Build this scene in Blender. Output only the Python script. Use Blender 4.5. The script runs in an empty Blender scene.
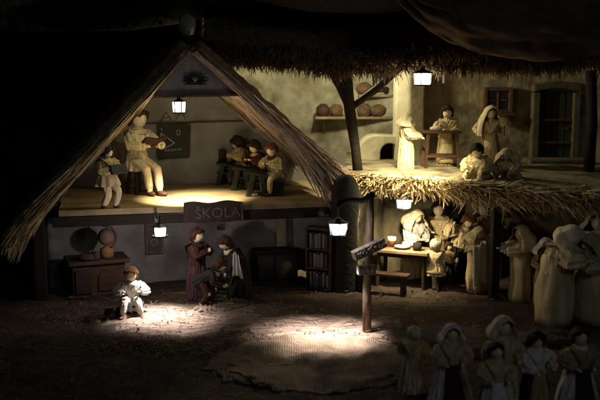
import bpy, math, random
from mathutils import Vector, Matrix, noise
R = math.radians
V = Vector
rnd = random.Random(7)
SC = bpy.context.scene
COL = SC.collection

# ------------------------------------------------------------------ camera, world, exposure
CAM_H, PITCH, FPX = 0.744, math.atan(115 / 833.33), 833.33
cam_data = bpy.data.cameras.new('camera')
cam_data.lens, cam_data.sensor_width = 50, 36
cam_data.clip_start, cam_data.clip_end = 0.05, 60
cam = bpy.data.objects.new('camera', cam_data)
cam.location = (0, 0, CAM_H)
cam.rotation_euler = (math.pi / 2 - PITCH, 0, 0)
COL.objects.link(cam)
SC.camera = cam
cam_data.dof.use_dof = True
cam_data.dof.focus_distance = 2.95
cam_data.dof.aperture_fstop = 3.2

world = bpy.data.worlds.new('World')
SC.world = world
world.use_nodes = True
bg = world.node_tree.nodes['Background']
bg.inputs[0].default_value = (0.68, 0.76, 1.0, 1)
bg.inputs[1].default_value = 0.008
SC.view_settings.view_transform = 'Standard'
SC.view_settings.look = 'None'
SC.view_settings.exposure = 0
SC.view_settings.gamma = 1
SC.cycles.use_denoising = True
SC.cycles.max_bounces = 8
SC.cycles.sample_clamp_indirect = 4.0


def P(px, py, Y):
    """point of the place seen at photograph pixel (px, py), Y metres in front of the camera"""
    dx, dy = (px - 300) / FPX, (200 - py) / FPX
    d = V((dx, math.cos(PITCH) + dy * math.sin(PITCH), -math.sin(PITCH) + dy * math.cos(PITCH)))
    return V((0, 0, CAM_H)) + d * (Y / d.y)


def Z(px, py, z=0.0):
    """the same, on the horizontal plane at height z"""
    dx, dy = (px - 300) / FPX, (200 - py) / FPX
    d = V((dx, math.cos(PITCH) + dy * math.sin(PITCH), -math.sin(PITCH) + dy * math.cos(PITCH)))
    return V((0, 0, CAM_H)) + d * ((z - CAM_H) / d.z)


def lamp(name, kind, loc, watts, color, target=None, radius=0.01, angle=60, blend=0.5):
    l = bpy.data.lights.new(name, kind)
    l.energy, l.color = watts, color
    if kind == 'AREA':
        l.shape, l.size = 'DISK', radius
    else:
        l.shadow_soft_size = radius
    if kind == 'SPOT':
        l.spot_size, l.spot_blend = R(angle), blend
    o = bpy.data.objects.new(name, l)
    o.location = loc
    if target is not None:
        o.rotation_euler = (V(target) - V(loc)).to_track_quat('-Z', 'Y').to_euler()
    COL.objects.link(o)
    return o


# faint cool daylight that reaches the display case from behind the viewer, high on the right
lamp('room_daylight', 'AREA', (1.5, -1.2, 2.3), 5.0, (.86, .91, 1.0), (.25, 2.7, .3), .9)

# ------------------------------------------------------------------ materials
def mat(name, c1, c2=None, scale=30, stretch=(1, 1, 1), rough=0.85, bump=0.3, bscale=None, island=0.0,
        weave=0, stain=None, dist=0.004, spec=0.25, rings=0):
    m = bpy.data.materials.new(name)
    m.use_nodes = True
    nt = m.node_tree
    N, L = nt.nodes, nt.links
    b = N['Principled BSDF']
    b.inputs['Roughness'].default_value = rough
    b.inputs['Specular IOR Level'].default_value = spec
    c2 = c2 or tuple(x * 0.6 for x in c1)
    tc = N.new('ShaderNodeTexCoord')
    mp = N.new('ShaderNodeMapping')
    mp.inputs['Scale'].default_value = stretch
    L.new(tc.outputs['Object'], mp.inputs['Vector'])
    n = N.new('ShaderNodeTexNoise')
    n.inputs['Scale'].default_value = scale
    n.inputs['Detail'].default_value = 7
    n.inputs['Roughness'].default_value = 0.62
    L.new(mp.outputs[0], n.inputs['Vector'])
    r = N.new('ShaderNodeMapRange')
    r.inputs[1].default_value, r.inputs[2].default_value = 0.34, 0.66
    L.new(n.outputs['Fac'], r.inputs[0])
    mix = N.new('ShaderNodeMix')
    mix.data_type = 'RGBA'
    mix.inputs['A'].default_value = (*c1, 1)
    mix.inputs['B'].default_value = (*c2, 1)
    L.new(r.outputs[0], mix.inputs['Factor'])
    col = mix.outputs['Result']
    if stain:
        n2 = N.new('ShaderNodeTexNoise')
        n2.inputs['Scale'].default_value = stain[1]
        n2.inputs['Detail'].default_value = 5
        L.new(tc.outputs['Object'], n2.inputs['Vector'])
        r2 = N.new('ShaderNodeMapRange')
        r2.inputs[1].default_value, r2.inputs[2].default_value = 0.5, 0.68
        r2.inputs[4].default_value = stain[2]
        L.new(n2.outputs['Fac'], r2.inputs[0])
        mx = N.new('ShaderNodeMix')
        mx.data_type = 'RGBA'
        L.new(col, mx.inputs['A'])
        mx.inputs['B'].default_value = (*stain[0], 1)
        L.new(r2.outputs[0], mx.inputs['Factor'])
        col = mx.outputs['Result']
    if island:
        g = N.new('ShaderNodeNewGeometry')
        h = N.new('ShaderNodeHueSaturation')
        rr = N.new('ShaderNodeMapRange')
        rr.inputs[3].default_value, rr.inputs[4].default_value = 1 - island, 1 + island * 0.7
        L.new(g.outputs['Random Per Island'], rr.inputs[0])
        L.new(rr.outputs[0], h.inputs['Value'])
        L.new(col, h.inputs['Color'])
        col = h.outputs['Color']
    height = None
    n3 = N.new('ShaderNodeTexNoise')
    n3.inputs['Scale'].default_value = bscale or scale * 2.5
    n3.inputs['Detail'].default_value = 6
    L.new(mp.outputs[0], n3.inputs['Vector'])
    height = n3.outputs['Fac']
    if weave:
        hs = []
        for ax in ('X', 'Y'):
            w = N.new('ShaderNodeTexWave')
            w.bands_direction = ax
            w.inputs['Scale'].default_value = weave
            w.inputs['Distortion'].default_value = 5.5
            w.inputs['Detail'].default_value = 2
            L.new(tc.outputs['Object'], w.inputs['Vector'])
            hs.append(w.outputs['Fac'])
        ad = N.new('ShaderNodeMath')
        ad.operation = 'MULTIPLY'
        L.new(hs[0], ad.inputs[0])
        L.new(hs[1], ad.inputs[1])
        mw = N.new('ShaderNodeMix')
        mw.data_type = 'RGBA'
        mw.inputs['B'].default_value = (*[x * 0.3 for x in c2], 1)
        L.new(col, mw.inputs['A'])
        inv = N.new('ShaderNodeMapRange')
        inv.inputs[1].default_value, inv.inputs[2].default_value = 0.0, 0.45
        inv.inputs[3].default_value, inv.inputs[4].default_value = 0.65, 0.0
        L.new(ad.outputs[0], inv.inputs[0])
        L.new(inv.outputs[0], mw.inputs['Factor'])
        col = mw.outputs['Result']
        a2 = N.new('ShaderNodeMath')
        L.new(height, a2.inputs[0])
        L.new(ad.outputs[0], a2.inputs[1])
        height = a2.outputs[0]
    L.new(col, b.inputs['Base Color'])
    bp = N.new('ShaderNodeBump')
    bp.inputs['Strength'].default_value = bump
    bp.inputs['Distance'].default_value = dist
    L.new(height, bp.inputs['Height'])
    L.new(bp.outputs[0], b.inputs['Normal'])
    return m


def glow(name, color, strength):
    m = bpy.data.materials.new(name)
    m.use_nodes = True
    b = m.node_tree.nodes['Principled BSDF']
    b.inputs['Base Color'].default_value = (0.8, 0.8, 0.75, 1)
    b.inputs['Emission Color'].default_value = (*color, 1)
    b.inputs['Emission Strength'].default_value = strength
    return m


HUSK = (3, 3, .35)
MT = dict(
    husk=mat('corn_husk', (.66, .55, .32), (.42, .32, .15), 38, HUSK, .7, .9, 80, dist=.006, island=.16),
    husk_robe=mat('broad_husk_leaf', (.66, .56, .34), (.46, .36, .19), 30, (1.1, 1.1, .3), .7, .7, 40, dist=.006, stain=((.36, .26, .12), 14, .5)),
    husk_pale=mat('pale_husk', (.74, .66, .46), (.54, .44, .25), 38, HUSK, .7, .9, 80, dist=.006, island=.14),
    husk_white=mat('bleached_husk', (.78, .76, .70), (.58, .55, .48), 38, HUSK, .7, .9, 80, dist=.006, island=.14),
    husk_dark=mat('tan_husk', (.42, .31, .16), (.26, .17, .075), 38, HUSK, .75, .9, 80, dist=.006, island=.2),
    skin=mat('husk_skin', (.72, .62, .44), (.64, .53, .35), 35, (1, 1, .5), .6, .15, 120, dist=.001),
    brown_cloth=mat('brown_cloth', (.06, .024, .017), (.03, .013, .010), 60, HUSK, .9, .5, 120),
    red_cloth=mat('dark_red_cloth', (.09, .022, .018), (.05, .012, .010), 60, HUSK, .9, .5, 120),
    purple_cloth=mat('plum_cloth', (.10, .048, .06), (.06, .028, .038), 60, HUSK, .9, .5, 120),
    blue_cloth=mat('blue_grey_cloth', (.25, .27, .34), (.17, .19, .25), 60, HUSK, .9, .5, 120),
    black_cloth=mat('black_cloth', (.018, .016, .016), (.03, .026, .024), 60, HUSK, .9, .4, 120),
    hair_brown=mat('brown_fibre_hair', (.07, .03, .013), (.028, .012, .006), 50, (4, 4, 1), .75, .9, 160),
    hair_ginger=mat('ginger_fibre_hair', (.22, .095, .035), (.12, .05, .02), 50, (4, 4, 1), .75, .9, 160),
    hair_black=mat('black_fibre_hair', (.014, .011, .009), (.025, .02, .016), 50, (4, 4, 1), .75, .9, 160),
    shoe=mat('shoe_leather', (.09, .035, .02), (.05, .02, .012), 60, rough=.6),
    plaster_grey=mat('grey_plaster', (.30, .285, .272), (.185, .175, .168), 9, rough=.95, bump=.7, bscale=40,
                     stain=((.09, .085, .085), 7, .75), dist=.006),
    plaster_attic=mat('attic_plaster', (.31, .305, .29), (.19, .186, .175), 9, rough=.95, bump=.5, bscale=55,
                      stain=((.10, .09, .075), 5, .6)),
    plaster_yellow=mat('yellowed_plaster', (.46, .44, .33), (.24, .225, .16), 11, rough=.95, bump=.9, bscale=30,
                       stain=((.13, .115, .065), 9, .85), dist=.008),
    plaster_dim=mat('weathered_shaded_plaster', (.30, .26, .16), (.15, .125, .08), 12, rough=.95, bump=1, bscale=30,
                    stain=((.055, .045, .027), 9, .9), dist=.008),  # upper wall's dimmer light is put into this darker colour, along with real stains
    plaster_light=mat('whitewashed_plaster', (.55, .52, .38), (.42, .39, .26), 10, rough=.95, bump=.5, bscale=40,
                      stain=((.25, .22, .13), 8, .5), dist=.006),
    wood_floor=mat('worn_floor_boards', (.40, .31, .175), (.21, .15, .075), 14, (.5, 12, 3), .65, .6, 30, stain=((.10, .07, .04), 9, .6)),
    wood_dark=mat('dark_stained_wood', (.050, .033, .022), (.026, .017, .012), 22, (1, 1, 6), .7, .5, 60),
    wood_black=mat('blackened_timber', (.022, .016, .011), (.011, .008, .006), 22, (1, 1, 4), .8, .6, 60),
    wood_green=mat('dark_green_wood', (.020, .024, .017), (.011, .013, .010), 22, (3, 1, 1), .6, .3, 60),
    wood_brown=mat('brown_wood', (.085, .048, .028), (.045, .025, .014), 20, (1, 1, 5), .7, .5, 60),
    wood_red=mat('red_brown_wood', (.085, .042, .022), (.045, .022, .012), 26, (1, 1, 3), .6, .4, 60),
    wood_post=mat('grey_brown_post_wood', (.20, .145, .105), (.07, .048, .034), 24, (6, 6, .7), .85, .9, 50, dist=.006),
    wood_table=mat('pale_table_wood', (.33, .25, .15), (.20, .14, .08), 20, (1, 6, 1), .6, .3, 60),
    gable=mat('blue_grey_gable_paint', (.27, .275, .285), (.17, .173, .18), 18, (5, 1, 1), .85, .4, 60),
    lining=mat('brown_reed_lining', (.25, .165, .065), (.13, .08, .03), 16, (1, 7, 7), .8, .8, 60, dist=.006,
               stain=((.06, .038, .018), 9, .7)),
    straw=mat('straw', (.52, .40, .22), (.30, .22, .11), 40, rough=.75, bump=.2, island=.55),
    straw_old=mat('weathered_straw', (.29, .20, .11), (.14, .092, .05), 40, rough=.85, bump=.2, island=.6),
    straw_gold=mat('golden_husk_leaves', (.70, .55, .30), (.46, .33, .15), 40, HUSK, rough=.7, bump=.4, island=.45),
    straw_grey=mat('grey_weathered_reed', (.50, .38, .29), (.30, .22, .17), 40, rough=.85, bump=.2, island=.5),
    ground=mat('trodden_earth', (.085, .060, .042), (.04, .028, .02), 11, (1, 2.2, 1), .95, .9, 60, dist=.012,
               stain=((.035, .025, .018), 5, .7)),
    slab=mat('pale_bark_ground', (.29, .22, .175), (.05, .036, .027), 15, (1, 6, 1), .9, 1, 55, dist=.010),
    burlap=mat('burlap', (.36, .275, .195), (.20, .148, .10), 12, rough=.95, bump=.9, bscale=90, weave=48, dist=.004,
               stain=((.07, .05, .035), 6, .8)),
    drape=mat('brown_drape_burlap', (.115, .076, .048), (.07, .046, .03), 8, rough=1, bump=.3, bscale=60, dist=.003, stain=((.06, .04, .028), 4, .7)),
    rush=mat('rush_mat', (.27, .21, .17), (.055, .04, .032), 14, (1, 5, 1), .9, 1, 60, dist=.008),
    rug=mat('pale_pink_rag_rug', (.55, .46, .40), (.34, .25, .22), 70, (1, 2, 1), .95, .8, 130, weave=30),
    backdrop=mat('black_backdrop_cloth', (.010, .010, .0105), (.006, .006, .006), 4, rough=1, bump=.3),
    rock=mat('dark_cave_stone', (.045, .036, .028), (.02, .016, .013), 6, rough=1, bump=.8, bscale=25, dist=.02),
    pillar=mat('dark_rough_stone', (.020, .016, .013), (.011, .009, .008), 18, rough=.95, bump=.9, bscale=60, dist=.006),
    iron=mat('black_iron', (.02, .018, .017), (.035, .028, .024), 60, rough=.5, bump=.3, spec=.5),
    board=mat('slate_blackboard', (.018, .020, .018), (.03, .032, .029), 12, rough=.7, bump=.1),
    chalk=mat('chalk', (.62, .62, .58), (.4, .4, .38), 300, rough=1, bump=.2),
    letter=mat('faded_white_letter_paint', (.12, .105, .095), (.05, .042, .038), 45, rough=.9, bump=.1),
    letter2=mat('white_sign_paint', (.78, .76, .74), (.35, .32, .31), 110, rough=.9, bump=.1),
    plank_wood=mat('pale_split_wood', (.36, .29, .24), (.15, .115, .09), 30, (5, 1, 1), .85, .8, 60, dist=.005),
    sign_wood=mat('dark_sign_board', (.042, .026, .021), (.024, .015, .013), 20, (4, 1, 1), .7, .4, 60),
    bread=mat('crusty_bread', (.19, .12, .065), (.075, .045, .024), 35, rough=.9, bump=1, bscale=70, dist=.008, stain=((.30, .24, .17), 30, .5)),
    clay=mat('orange_clay', (.36, .175, .085), (.25, .11, .05), 40, rough=.8, bump=.3),
    globe=mat('brown_globe_paper', (.24, .135, .10), (.07, .045, .04), 22, rough=.6, bump=.1),
    ceramic=mat('cream_ceramic', (.74, .68, .54), (.62, .55, .42), 40, rough=.4, bump=.1),
    pane=mat('blue_window_glass', (.10, .125, .19), (.06, .075, .12), 14, rough=.25, bump=.15, spec=.5),
    frame_red=mat('red_brown_frame_paint', (.14, .068, .04), (.08, .04, .025), 30, rough=.8, bump=.4),
    door=mat('dark_door_boards', (.055, .055, .034), (.03, .03, .02), 20, (8, 8, .6), .85, .7, 50),
    stone=mat('door_surround_stone', (.16, .14, .09), (.09, .078, .052), 16, rough=.95, bump=.8),
    linen=mat('linen_sheet', (.70, .64, .50), (.58, .52, .39), 30, HUSK, .9, .4, 120),
    paper=mat('yellow_paper', (.80, .72, .42), (.68, .6, .34), 30, rough=.9, bump=.1),
    book_a=mat('brown_book_cloth', (.06, .034, .024), rough=.7), book_b=mat('grey_book_cloth', (.15, .14, .13), rough=.7),
    book_c=mat('tan_book_cloth', (.15, .11, .07), rough=.7),
)


# ------------------------------------------------------------------ mesh building
class MB:
    def __init__(s):
        s.v, s.f = [], []

    def add(s, vs, fs):
        k = len(s.v)
        s.v += [V(p) for p in vs]
        s.f += [tuple(i + k for i in f) for f in fs]

    def xform(s, M):
        s.v = [M @ p for p in s.v]
        return s

    def box(s, c, size, rot=None):
        x, y, z = [d / 2 for d in size]
        ps = [V((a * x, b * y, d * z)) for a in (-1, 1) for b in (-1, 1) for d in (-1, 1)]
        if rot is not None:
            ps = [rot @ p for p in ps]
        s.add([V(c) + p for p in ps], [(0, 1, 3, 2), (4, 6, 7, 5), (0, 4, 5, 1), (2, 3, 7, 6), (0, 2, 6, 4), (1, 5, 7, 3)])
        return s

    def beam(s, a, b, w, h, up=(0, 0, 1)):
        a, b = V(a), V(b)
        d = (b - a).normalized()
        sd = d.cross(V(up))
        if sd.length < 1e-4:
            sd = V((1, 0, 0))
        sd.normalize()
        u = sd.cross(d)
        rot = Matrix((sd, d, u)).transposed()
        return s.box((a + b) / 2, (w, (b - a).length, h), rot)

    def tube(s, pts, rad, n=10, side=None, pleat=0, pk=7, ph=0, cap=True):
        pts = [V(p) for p in pts]
        rad = [(r, r) if not isinstance(r, tuple) else r for r in rad]
        ref = V(side) if side is not None else None
        vs, fs = [], []
        for i, p in enumerate(pts):
            t = (pts[min(i + 1, len(pts) - 1)] - pts[max(i - 1, 0)]).normalized()
            if ref is None:
                ref = t.cross(V((0, 0, 1)))
                if ref.length < .05:
                    ref = t.cross(V((0, 1, 0)))
            ref = (ref - t * ref.dot(t)).normalized()
            bi = t.cross(ref)
            for j in range(n):
                a = 2 * math.pi * j / n
                k = 1 + pleat * math.sin(pk * a + ph + i * .7) * (1 if 0 < i < len(pts) - 1 else .4)
                vs.append(p + ref * (math.cos(a) * rad[i][0] * k) + bi * (math.sin(a) * rad[i][1] * k))
        m = len(pts)
        for i in range(m - 1):
            for j in range(n):
                fs.append((i * n + j, i * n + (j + 1) % n, (i + 1) * n + (j + 1) % n, (i + 1) * n + j))
        if cap:
            fs.append(tuple(range(n))[::-1])
            fs.append(tuple(range((m - 1) * n, m * n)))
        s.add(vs, fs)
        return s

    def ell(s, c, r, rot=None, nu=14, nv=9, jit=0, seed=0):
        if not isinstance(r, (tuple, list)):
            r = (r, r, r)
        vs, fs = [], []
        for i in range(nv + 1):
            th = math.pi * i / nv
            for j in range(nu):
                a = 2 * math.pi * j / nu
                d = V((math.sin(th) * math.cos(a), math.sin(th) * math.sin(a), math.cos(th)))
                k = 1 + (jit * noise.noise(d * 2.3 + V((seed * 3.1, seed, 0))) if jit else 0)
                p = V((d.x * r[0], d.y * r[1], d.z * r[2])) * k
                if rot is not None:
                    p = rot @ p
                vs.append(V(c) + p)
        for i in range(nv):
            for j in range(nu):
                fs.append((i * nu + j, (i + 1) * nu + j, (i + 1) * nu + (j + 1) % nu, i * nu + (j + 1) % nu))
        s.add(vs, fs)
        return s

    def lathe(s, prof, c=(0, 0, 0), n=24, amp=0, k=9, ph=0, wob=0, seed=0, sy=1.0, cap=False):
        """prof: list of (r, z); amp grows along the profile (pleats)"""
        vs, fs = [], []
        m = len(prof)
        for i, (r, z) in enumerate(prof):
            t = i / (m - 1)
            for j in range(n):
                a = 2 * math.pi * j / n
                q = 1 + amp * t * math.sin(k * a + ph + .8 * math.sin(3 * a + ph))
                if wob:
                    q += wob * noise.noise(V((math.cos(a) * 2, math.sin(a) * 2, z * 9 + seed)))
                vs.append(V(c) + V((math.cos(a) * r * q, math.sin(a) * r * q * sy, z)))
        for i in range(m - 1):
            for j in range(n):
                fs.append((i * n + j, i * n + (j + 1) % n, (i + 1) * n + (j + 1) % n, (i + 1) * n + j))
        if cap:
            fs.append(tuple(range(n))[::-1])
            fs.append(tuple(range((m - 1) * n, m * n)))
        s.add(vs, fs)
        return s

    def prism(s, poly, d):
        """a 3-D polygon given real thickness along d"""
        n = len(poly)
        a = [V(p) for p in poly]
        b = [p + V(d) for p in a]
        s.add(a + b, [tuple(range(n)), tuple(range(2 * n - 1, n - 1, -1))] +
              [(i, i + n, (i + 1) % n + n, (i + 1) % n) for i in range(n)])
        return s

    def blade(s, pts, w, side, fold=.25, taper=.75):
        """a dry leaf or straw: a narrow V-shaped strip that tapers at the tip"""
        side = V(side).normalized()
        vs, fs = [], []
        m = len(pts)
        for i, p in enumerate(pts):
            p = V(p)
            t = (V(pts[min(i + 1, m - 1)]) - V(pts[max(i - 1, 0)])).normalized()
            nn = t.cross(side).normalized()
            k = w * (1 - taper * (i / (m - 1)) ** 3)
            vs += [p - side * k, p + nn * (k * fold), p + side * k]
        for i in range(m - 1):
            o = i * 3
            fs += [(o, o + 1, o + 4, o + 3), (o + 1, o + 2, o + 5, o + 4)]
        s.add(vs, fs)
        return s

    def sheet(s, fn, nu, nv):
        vs = [fn(i / nu, j / nv) for i in range(nu + 1) for j in range(nv + 1)]
        w = nv + 1
        s.add(vs, [(i * w + j, (i + 1) * w + j, (i + 1) * w + j + 1, i * w + j + 1) for i in range(nu) for j in range(nv)])
        return s

    def build(s, name, m, parent=None, smooth=False, bevel=0, solid=0, sub=0, remesh=0, world=True):
        vs = s.v
        loc = V((0, 0, 0))
        if parent is not None:
            if world:
                inv = PM[parent.name].inverted()
                vs = [inv @ p for p in vs]
        else:
            xs = [p.x for p in vs]; ys = [p.y for p in vs]; zs = [p.z for p in vs]
            loc = V(((min(xs) + max(xs)) / 2, (min(ys) + max(ys)) / 2, min(zs)))
            vs = [p - loc for p in vs]
        me = bpy.data.meshes.new(name)
        me.from_pydata([tuple(p) for p in vs], [], s.f)
        me.validate()
        me.update()
        me.materials.append(MT[m] if isinstance(m, str) else m)
        o = bpy.data.objects.new(name, me)
        COL.objects.link(o)
        o.location = loc
        PM[o.name] = Matrix.Translation(loc)
        if parent is not None:
            o.parent = parent
            PM[o.name] = PM[parent.name].copy()
        if smooth:
            me.polygons.foreach_set('use_smooth', [True] * len(me.polygons))
        if remesh:
            q = o.modifiers.new('remesh', 'REMESH')
            q.mode, q.voxel_size, q.use_smooth_shade = 'VOXEL', remesh, True
            q2 = o.modifiers.new('smooth', 'SMOOTH')
            q2.iterations, q2.factor = 4, .5
        if solid:
            q = o.modifiers.new('thickness', 'SOLIDIFY')
            q.thickness, q.offset = solid, 0
        if bevel:
            q = o.modifiers.new('bevel', 'BEVEL')
            q.width, q.segments, q.limit_method = bevel, 2, 'ANGLE'
        if sub:
            q = o.modifiers.new('subdivision', 'SUBSURF')
            q.levels = q.render_levels = sub
        return o


PM = {}


def thing(name, label, cat, loc, yaw=0, group=None):
    o = bpy.data.objects.new(name, None)
    o.empty_display_size = .03
    COL.objects.link(o)
    o.location = loc
    o.rotation_euler = (0, 0, yaw)
    PM[o.name] = Matrix.Translation(V(loc)) @ Matrix.Rotation(yaw, 4, 'Z')
    return tag(o, label, cat, group)


def tag(o, label=None, cat=None, group=None, kind=None):
    if label: o['label'] = label
    if cat: o['category'] = cat
    if group: o['group'] = group
    if kind: o['kind'] = kind
    return o


def fbm(x, y, s, seed=0):
    return noise.noise(V((x * s, y * s, seed))) + .5 * noise.noise(V((x * s * 2.1, y * s * 2.1, seed + 5))) + \
        .25 * noise.noise(V((x * s * 4.3, y * s * 4.3, seed + 9)))


# ------------------------------------------------------------------ setting
def ground_z(x, y):
    z = .012 * fbm(x, y, 5, 2) + .004 * fbm(x, y, 22, 4)
    if y < 2.36:
        z -= (2.36 - y) * .05
    return z


b = MB()
b.sheet(lambda u, v: V((-2.6 + 5.2 * u, .3 + 4.5 * v, ground_z(-2.6 + 5.2 * u, .3 + 4.5 * v))), 260, 230)
tag(b.build('ground', 'ground', smooth=True), kind='structure')
b = MB()
b.sheet(lambda u, v: V((-3.2 + 6.4 * u, 4.75 - 1.2 * (2 * u - 1) ** 4 + .05 * math.sin(23 * u), -.1 + 2.6 * v)), 60, 20)
tag(b.build('backdrop', 'backdrop', smooth=True), kind='structure')

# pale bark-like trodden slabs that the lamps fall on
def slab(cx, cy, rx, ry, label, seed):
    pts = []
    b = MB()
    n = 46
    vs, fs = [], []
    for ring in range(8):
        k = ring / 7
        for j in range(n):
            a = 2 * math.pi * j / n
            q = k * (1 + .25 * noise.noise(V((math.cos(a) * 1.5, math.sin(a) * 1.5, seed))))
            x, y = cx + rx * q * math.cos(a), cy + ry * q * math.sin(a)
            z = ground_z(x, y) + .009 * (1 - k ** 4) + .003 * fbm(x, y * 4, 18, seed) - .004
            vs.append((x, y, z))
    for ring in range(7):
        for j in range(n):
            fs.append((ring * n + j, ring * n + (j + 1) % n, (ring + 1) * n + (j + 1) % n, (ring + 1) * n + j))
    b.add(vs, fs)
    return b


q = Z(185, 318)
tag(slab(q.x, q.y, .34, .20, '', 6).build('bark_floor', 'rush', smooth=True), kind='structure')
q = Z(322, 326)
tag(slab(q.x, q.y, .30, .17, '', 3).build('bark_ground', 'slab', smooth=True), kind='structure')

# ------------------------------------------------------------------ left house (school)
HO = P(190, 283, 2.95); HO.z = 0
YAW = R(14)
EX, EY = V((math.cos(YAW), math.sin(YAW), 0)), V((-math.sin(YAW), math.cos(YAW), 0))
FLOOR = .315


def F(px, py, off=0.0):
    """pixel on the plane of the school's front, set back by off"""
    dx, dy = (px - 300) / FPX, (200 - py) / FPX
    d = V((dx, math.cos(PITCH) + dy * math.sin(PITCH), -math.sin(PITCH) + dy * math.cos(PITCH)))
    c = V((0, 0, CAM_H))
    t = (HO + EY * off - c).dot(EY) / d.dot(EY)
    return c + d * t


def HL(x, off, z):
    return HO + EX * x + EY * off + V((0, 0, z))


def hx(p):
    return (V(p) - HO).dot(EX)


house = thing('schoolhouse', 'two storey model schoolhouse with open attic classroom under a steep straw roof', 'house', HO, YAW)
xl, xr = hx(F(58, 215)), hx(F(352, 205))
b = MB()
nb = 7
for i in range(nb):
    o0 = i * .84 / nb
    b.box(HL((xl + xr) / 2, o0 + .84 / nb / 2, FLOOR - .011), (xr - xl + rnd.uniform(-.01, .01), .84 / nb - .0015, .022), Matrix.Rotation(YAW, 3, 'Z'))
b.build('attic_floor', 'wood_floor', house, bevel=.002)
b = MB()
b.beam(HL(xl - .02, .012, FLOOR - .041), HL(xr + .02, .012, FLOOR - .041), .035, .036)
for k in range(7):
    x = xl + .06 + k * (xr - xl - .1) / 6
    b.beam(HL(x, .04, FLOOR - .038), HL(x, .80, FLOOR - .038), .03, .03)
b.build('floor_beam', 'wood_black', house, bevel=.003)

# gable and roof
apex, gl, gr = F(192, 50), F(148, 98), F(243, 96)
b = MB().prism([F(192, 53), F(152, 97), F(239, 95)], EY * .018)
gab = b.build('gable_board', 'gable', house)
b = MB().beam(F(150, 97.2, -.006), F(241, 95.2, -.006), .014, .006)
b.build('gable_trim', 'wood_post', gab)
b = MB()
oc = F(195, 80, -.004)
for k in range(9):
    a = R(-80 + k * 20)
    d = EX * math.sin(a) + V((0, 0, 1)) * math.cos(a)
    L = .034 if abs(k - 4) < 3 else .046
    sd = (EX * math.cos(a) - V((0, 0, 1)) * math.sin(a))
    b.prism([oc - V((0, 0, .008)), oc + d * L * .5 + sd * .006 - V((0, 0, .008)), oc + d * L - V((0, 0, .008)), oc + d * L * .5 - sd * .006 - V((0, 0, .008))], -EY * .003)
b.prism([oc + EX * -.045 - V((0, 0, .010)), oc + EX * .045 - V((0, 0, .010)), oc + EX * .03 - V((0, 0, .016)), oc - EX * .03 - V((0, 0, .016))], -EY * .004)
b.build('fan_ornament', 'wood_black', gab)
b = MB()
for k in (-2, -1, 0, 1, 2):
    a = R(k * 22)
    d = EX * math.sin(a) + V((0, 0, 1)) * math.cos(a)
    b.tube([oc - V((0, 0, .006)) - EY * .005, oc - V((0, 0, .006)) + d * (.022 - abs(k) * .003) - EY * .005], [.0011, .0005], 5)
b.build('white_petal_marks', 'letter2', gab)

RD = .74      # roof depth
el, er = F(4, 254), F(340, 184)
TH = V((0, 0, 1))


def slope(a, e, sgn):
    d = (e - a).normalized()
    nrm = d.cross(EY) * sgn
    if nrm.z < 0: nrm = -nrm
    return d, nrm.normalized()


for side, e in ((-1, el), (1, er)):
    d, nr = slope(apex, e, side)
    L = (e - apex).length
    Lb = L * (.80 if side < 0 else .985)
    b = MB()
    b.sheet(lambda u, v: apex + d * (u * Lb) + EY * (.0 + RD * v) + nr * (.012 - .006 * math.sin(u * 3.1)) + nr * .006 * math.sin(v * 34) , 20, 60)
    b.build('roof_lining', 'lining', house, smooth=True, solid=.006)
    b = MB()
    b.beam(apex + d * .0 + nr * .004 + EY * .012, apex + d * Lb + nr * .000 + EY * .012, .018, .016, nr)
    b.build('rafter', 'wood_brown', house, bevel=.003)
    # thatch: front edge bundles and the outer slope
    b = MB()
    nst = 2300
    for i in range(nst):
        front = i < nst * .62
        s0 = rnd.uniform(-.03, L * .93)
        s0 = max(s0, .012)
        if side > 0 and not front:
            s0 = min(s0, L * .62)
        if front:
            off = rnd.uniform(-.05, .035)
        else:
            off = rnd.uniform(.03, RD)
        th = rnd.uniform(.010, .022 + .034 * s0 / L)
        ln = min(rnd.uniform(.13, .30), max(.06, L * (rnd.uniform(.90, .99) if side < 0 else rnd.uniform(.96, 1.03)) - s0))
        w = rnd.uniform(.0016, .0042) if rnd.random() < (.7 if side < 0 else .45) else rnd.uniform(.004, .0085)
        p0 = apex + d * s0 + EY * off + nr * (th - .008)
        spread = .03 * (s0 / L) ** 2
        dv = d + nr * rnd.gauss(-.01, .025 + spread) + EY * rnd.gauss(-.01, .05 + spread)
        if front and side < 0:
            kk = max(0, s0 / L - .62)
            dv = dv - nr * (rnd.uniform(-.1, 1.0) * kk * 1.9)
        if front and side > 0:
            dv = dv - nr * rnd.uniform(-.35, 1.0) * max(0, s0 / L - .32) * 1.25
        pts = []
        kq = 4
        for q_ in range(kq + 1):
            t = q_ / kq
            pp = p0 + dv * (ln * t)
            ex_ = max(0, (pp - apex).dot(d) - L * .86)
            pp = pp - TH * (ex_ * ex_ * 1.2)
            pts.append(pp)
        b.blade(pts, w, EY if rnd.random() < .5 else nr, .4)
    b.build('straw_thatch', 'straw' if side < 0 else 'straw_grey', house)
    # solid under-thatch so that the straw has a body
    b = MB()
    b.sheet(lambda u, v: apex + d * (u * L * .9) + EY * (.0 + RD * v) + nr * (.034 + .010 * noise.noise(V((u * 14, v * 9, side)))), 40, 20)
    b.build('thatch_bed', 'straw_old', house, smooth=True, solid=.03)

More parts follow.
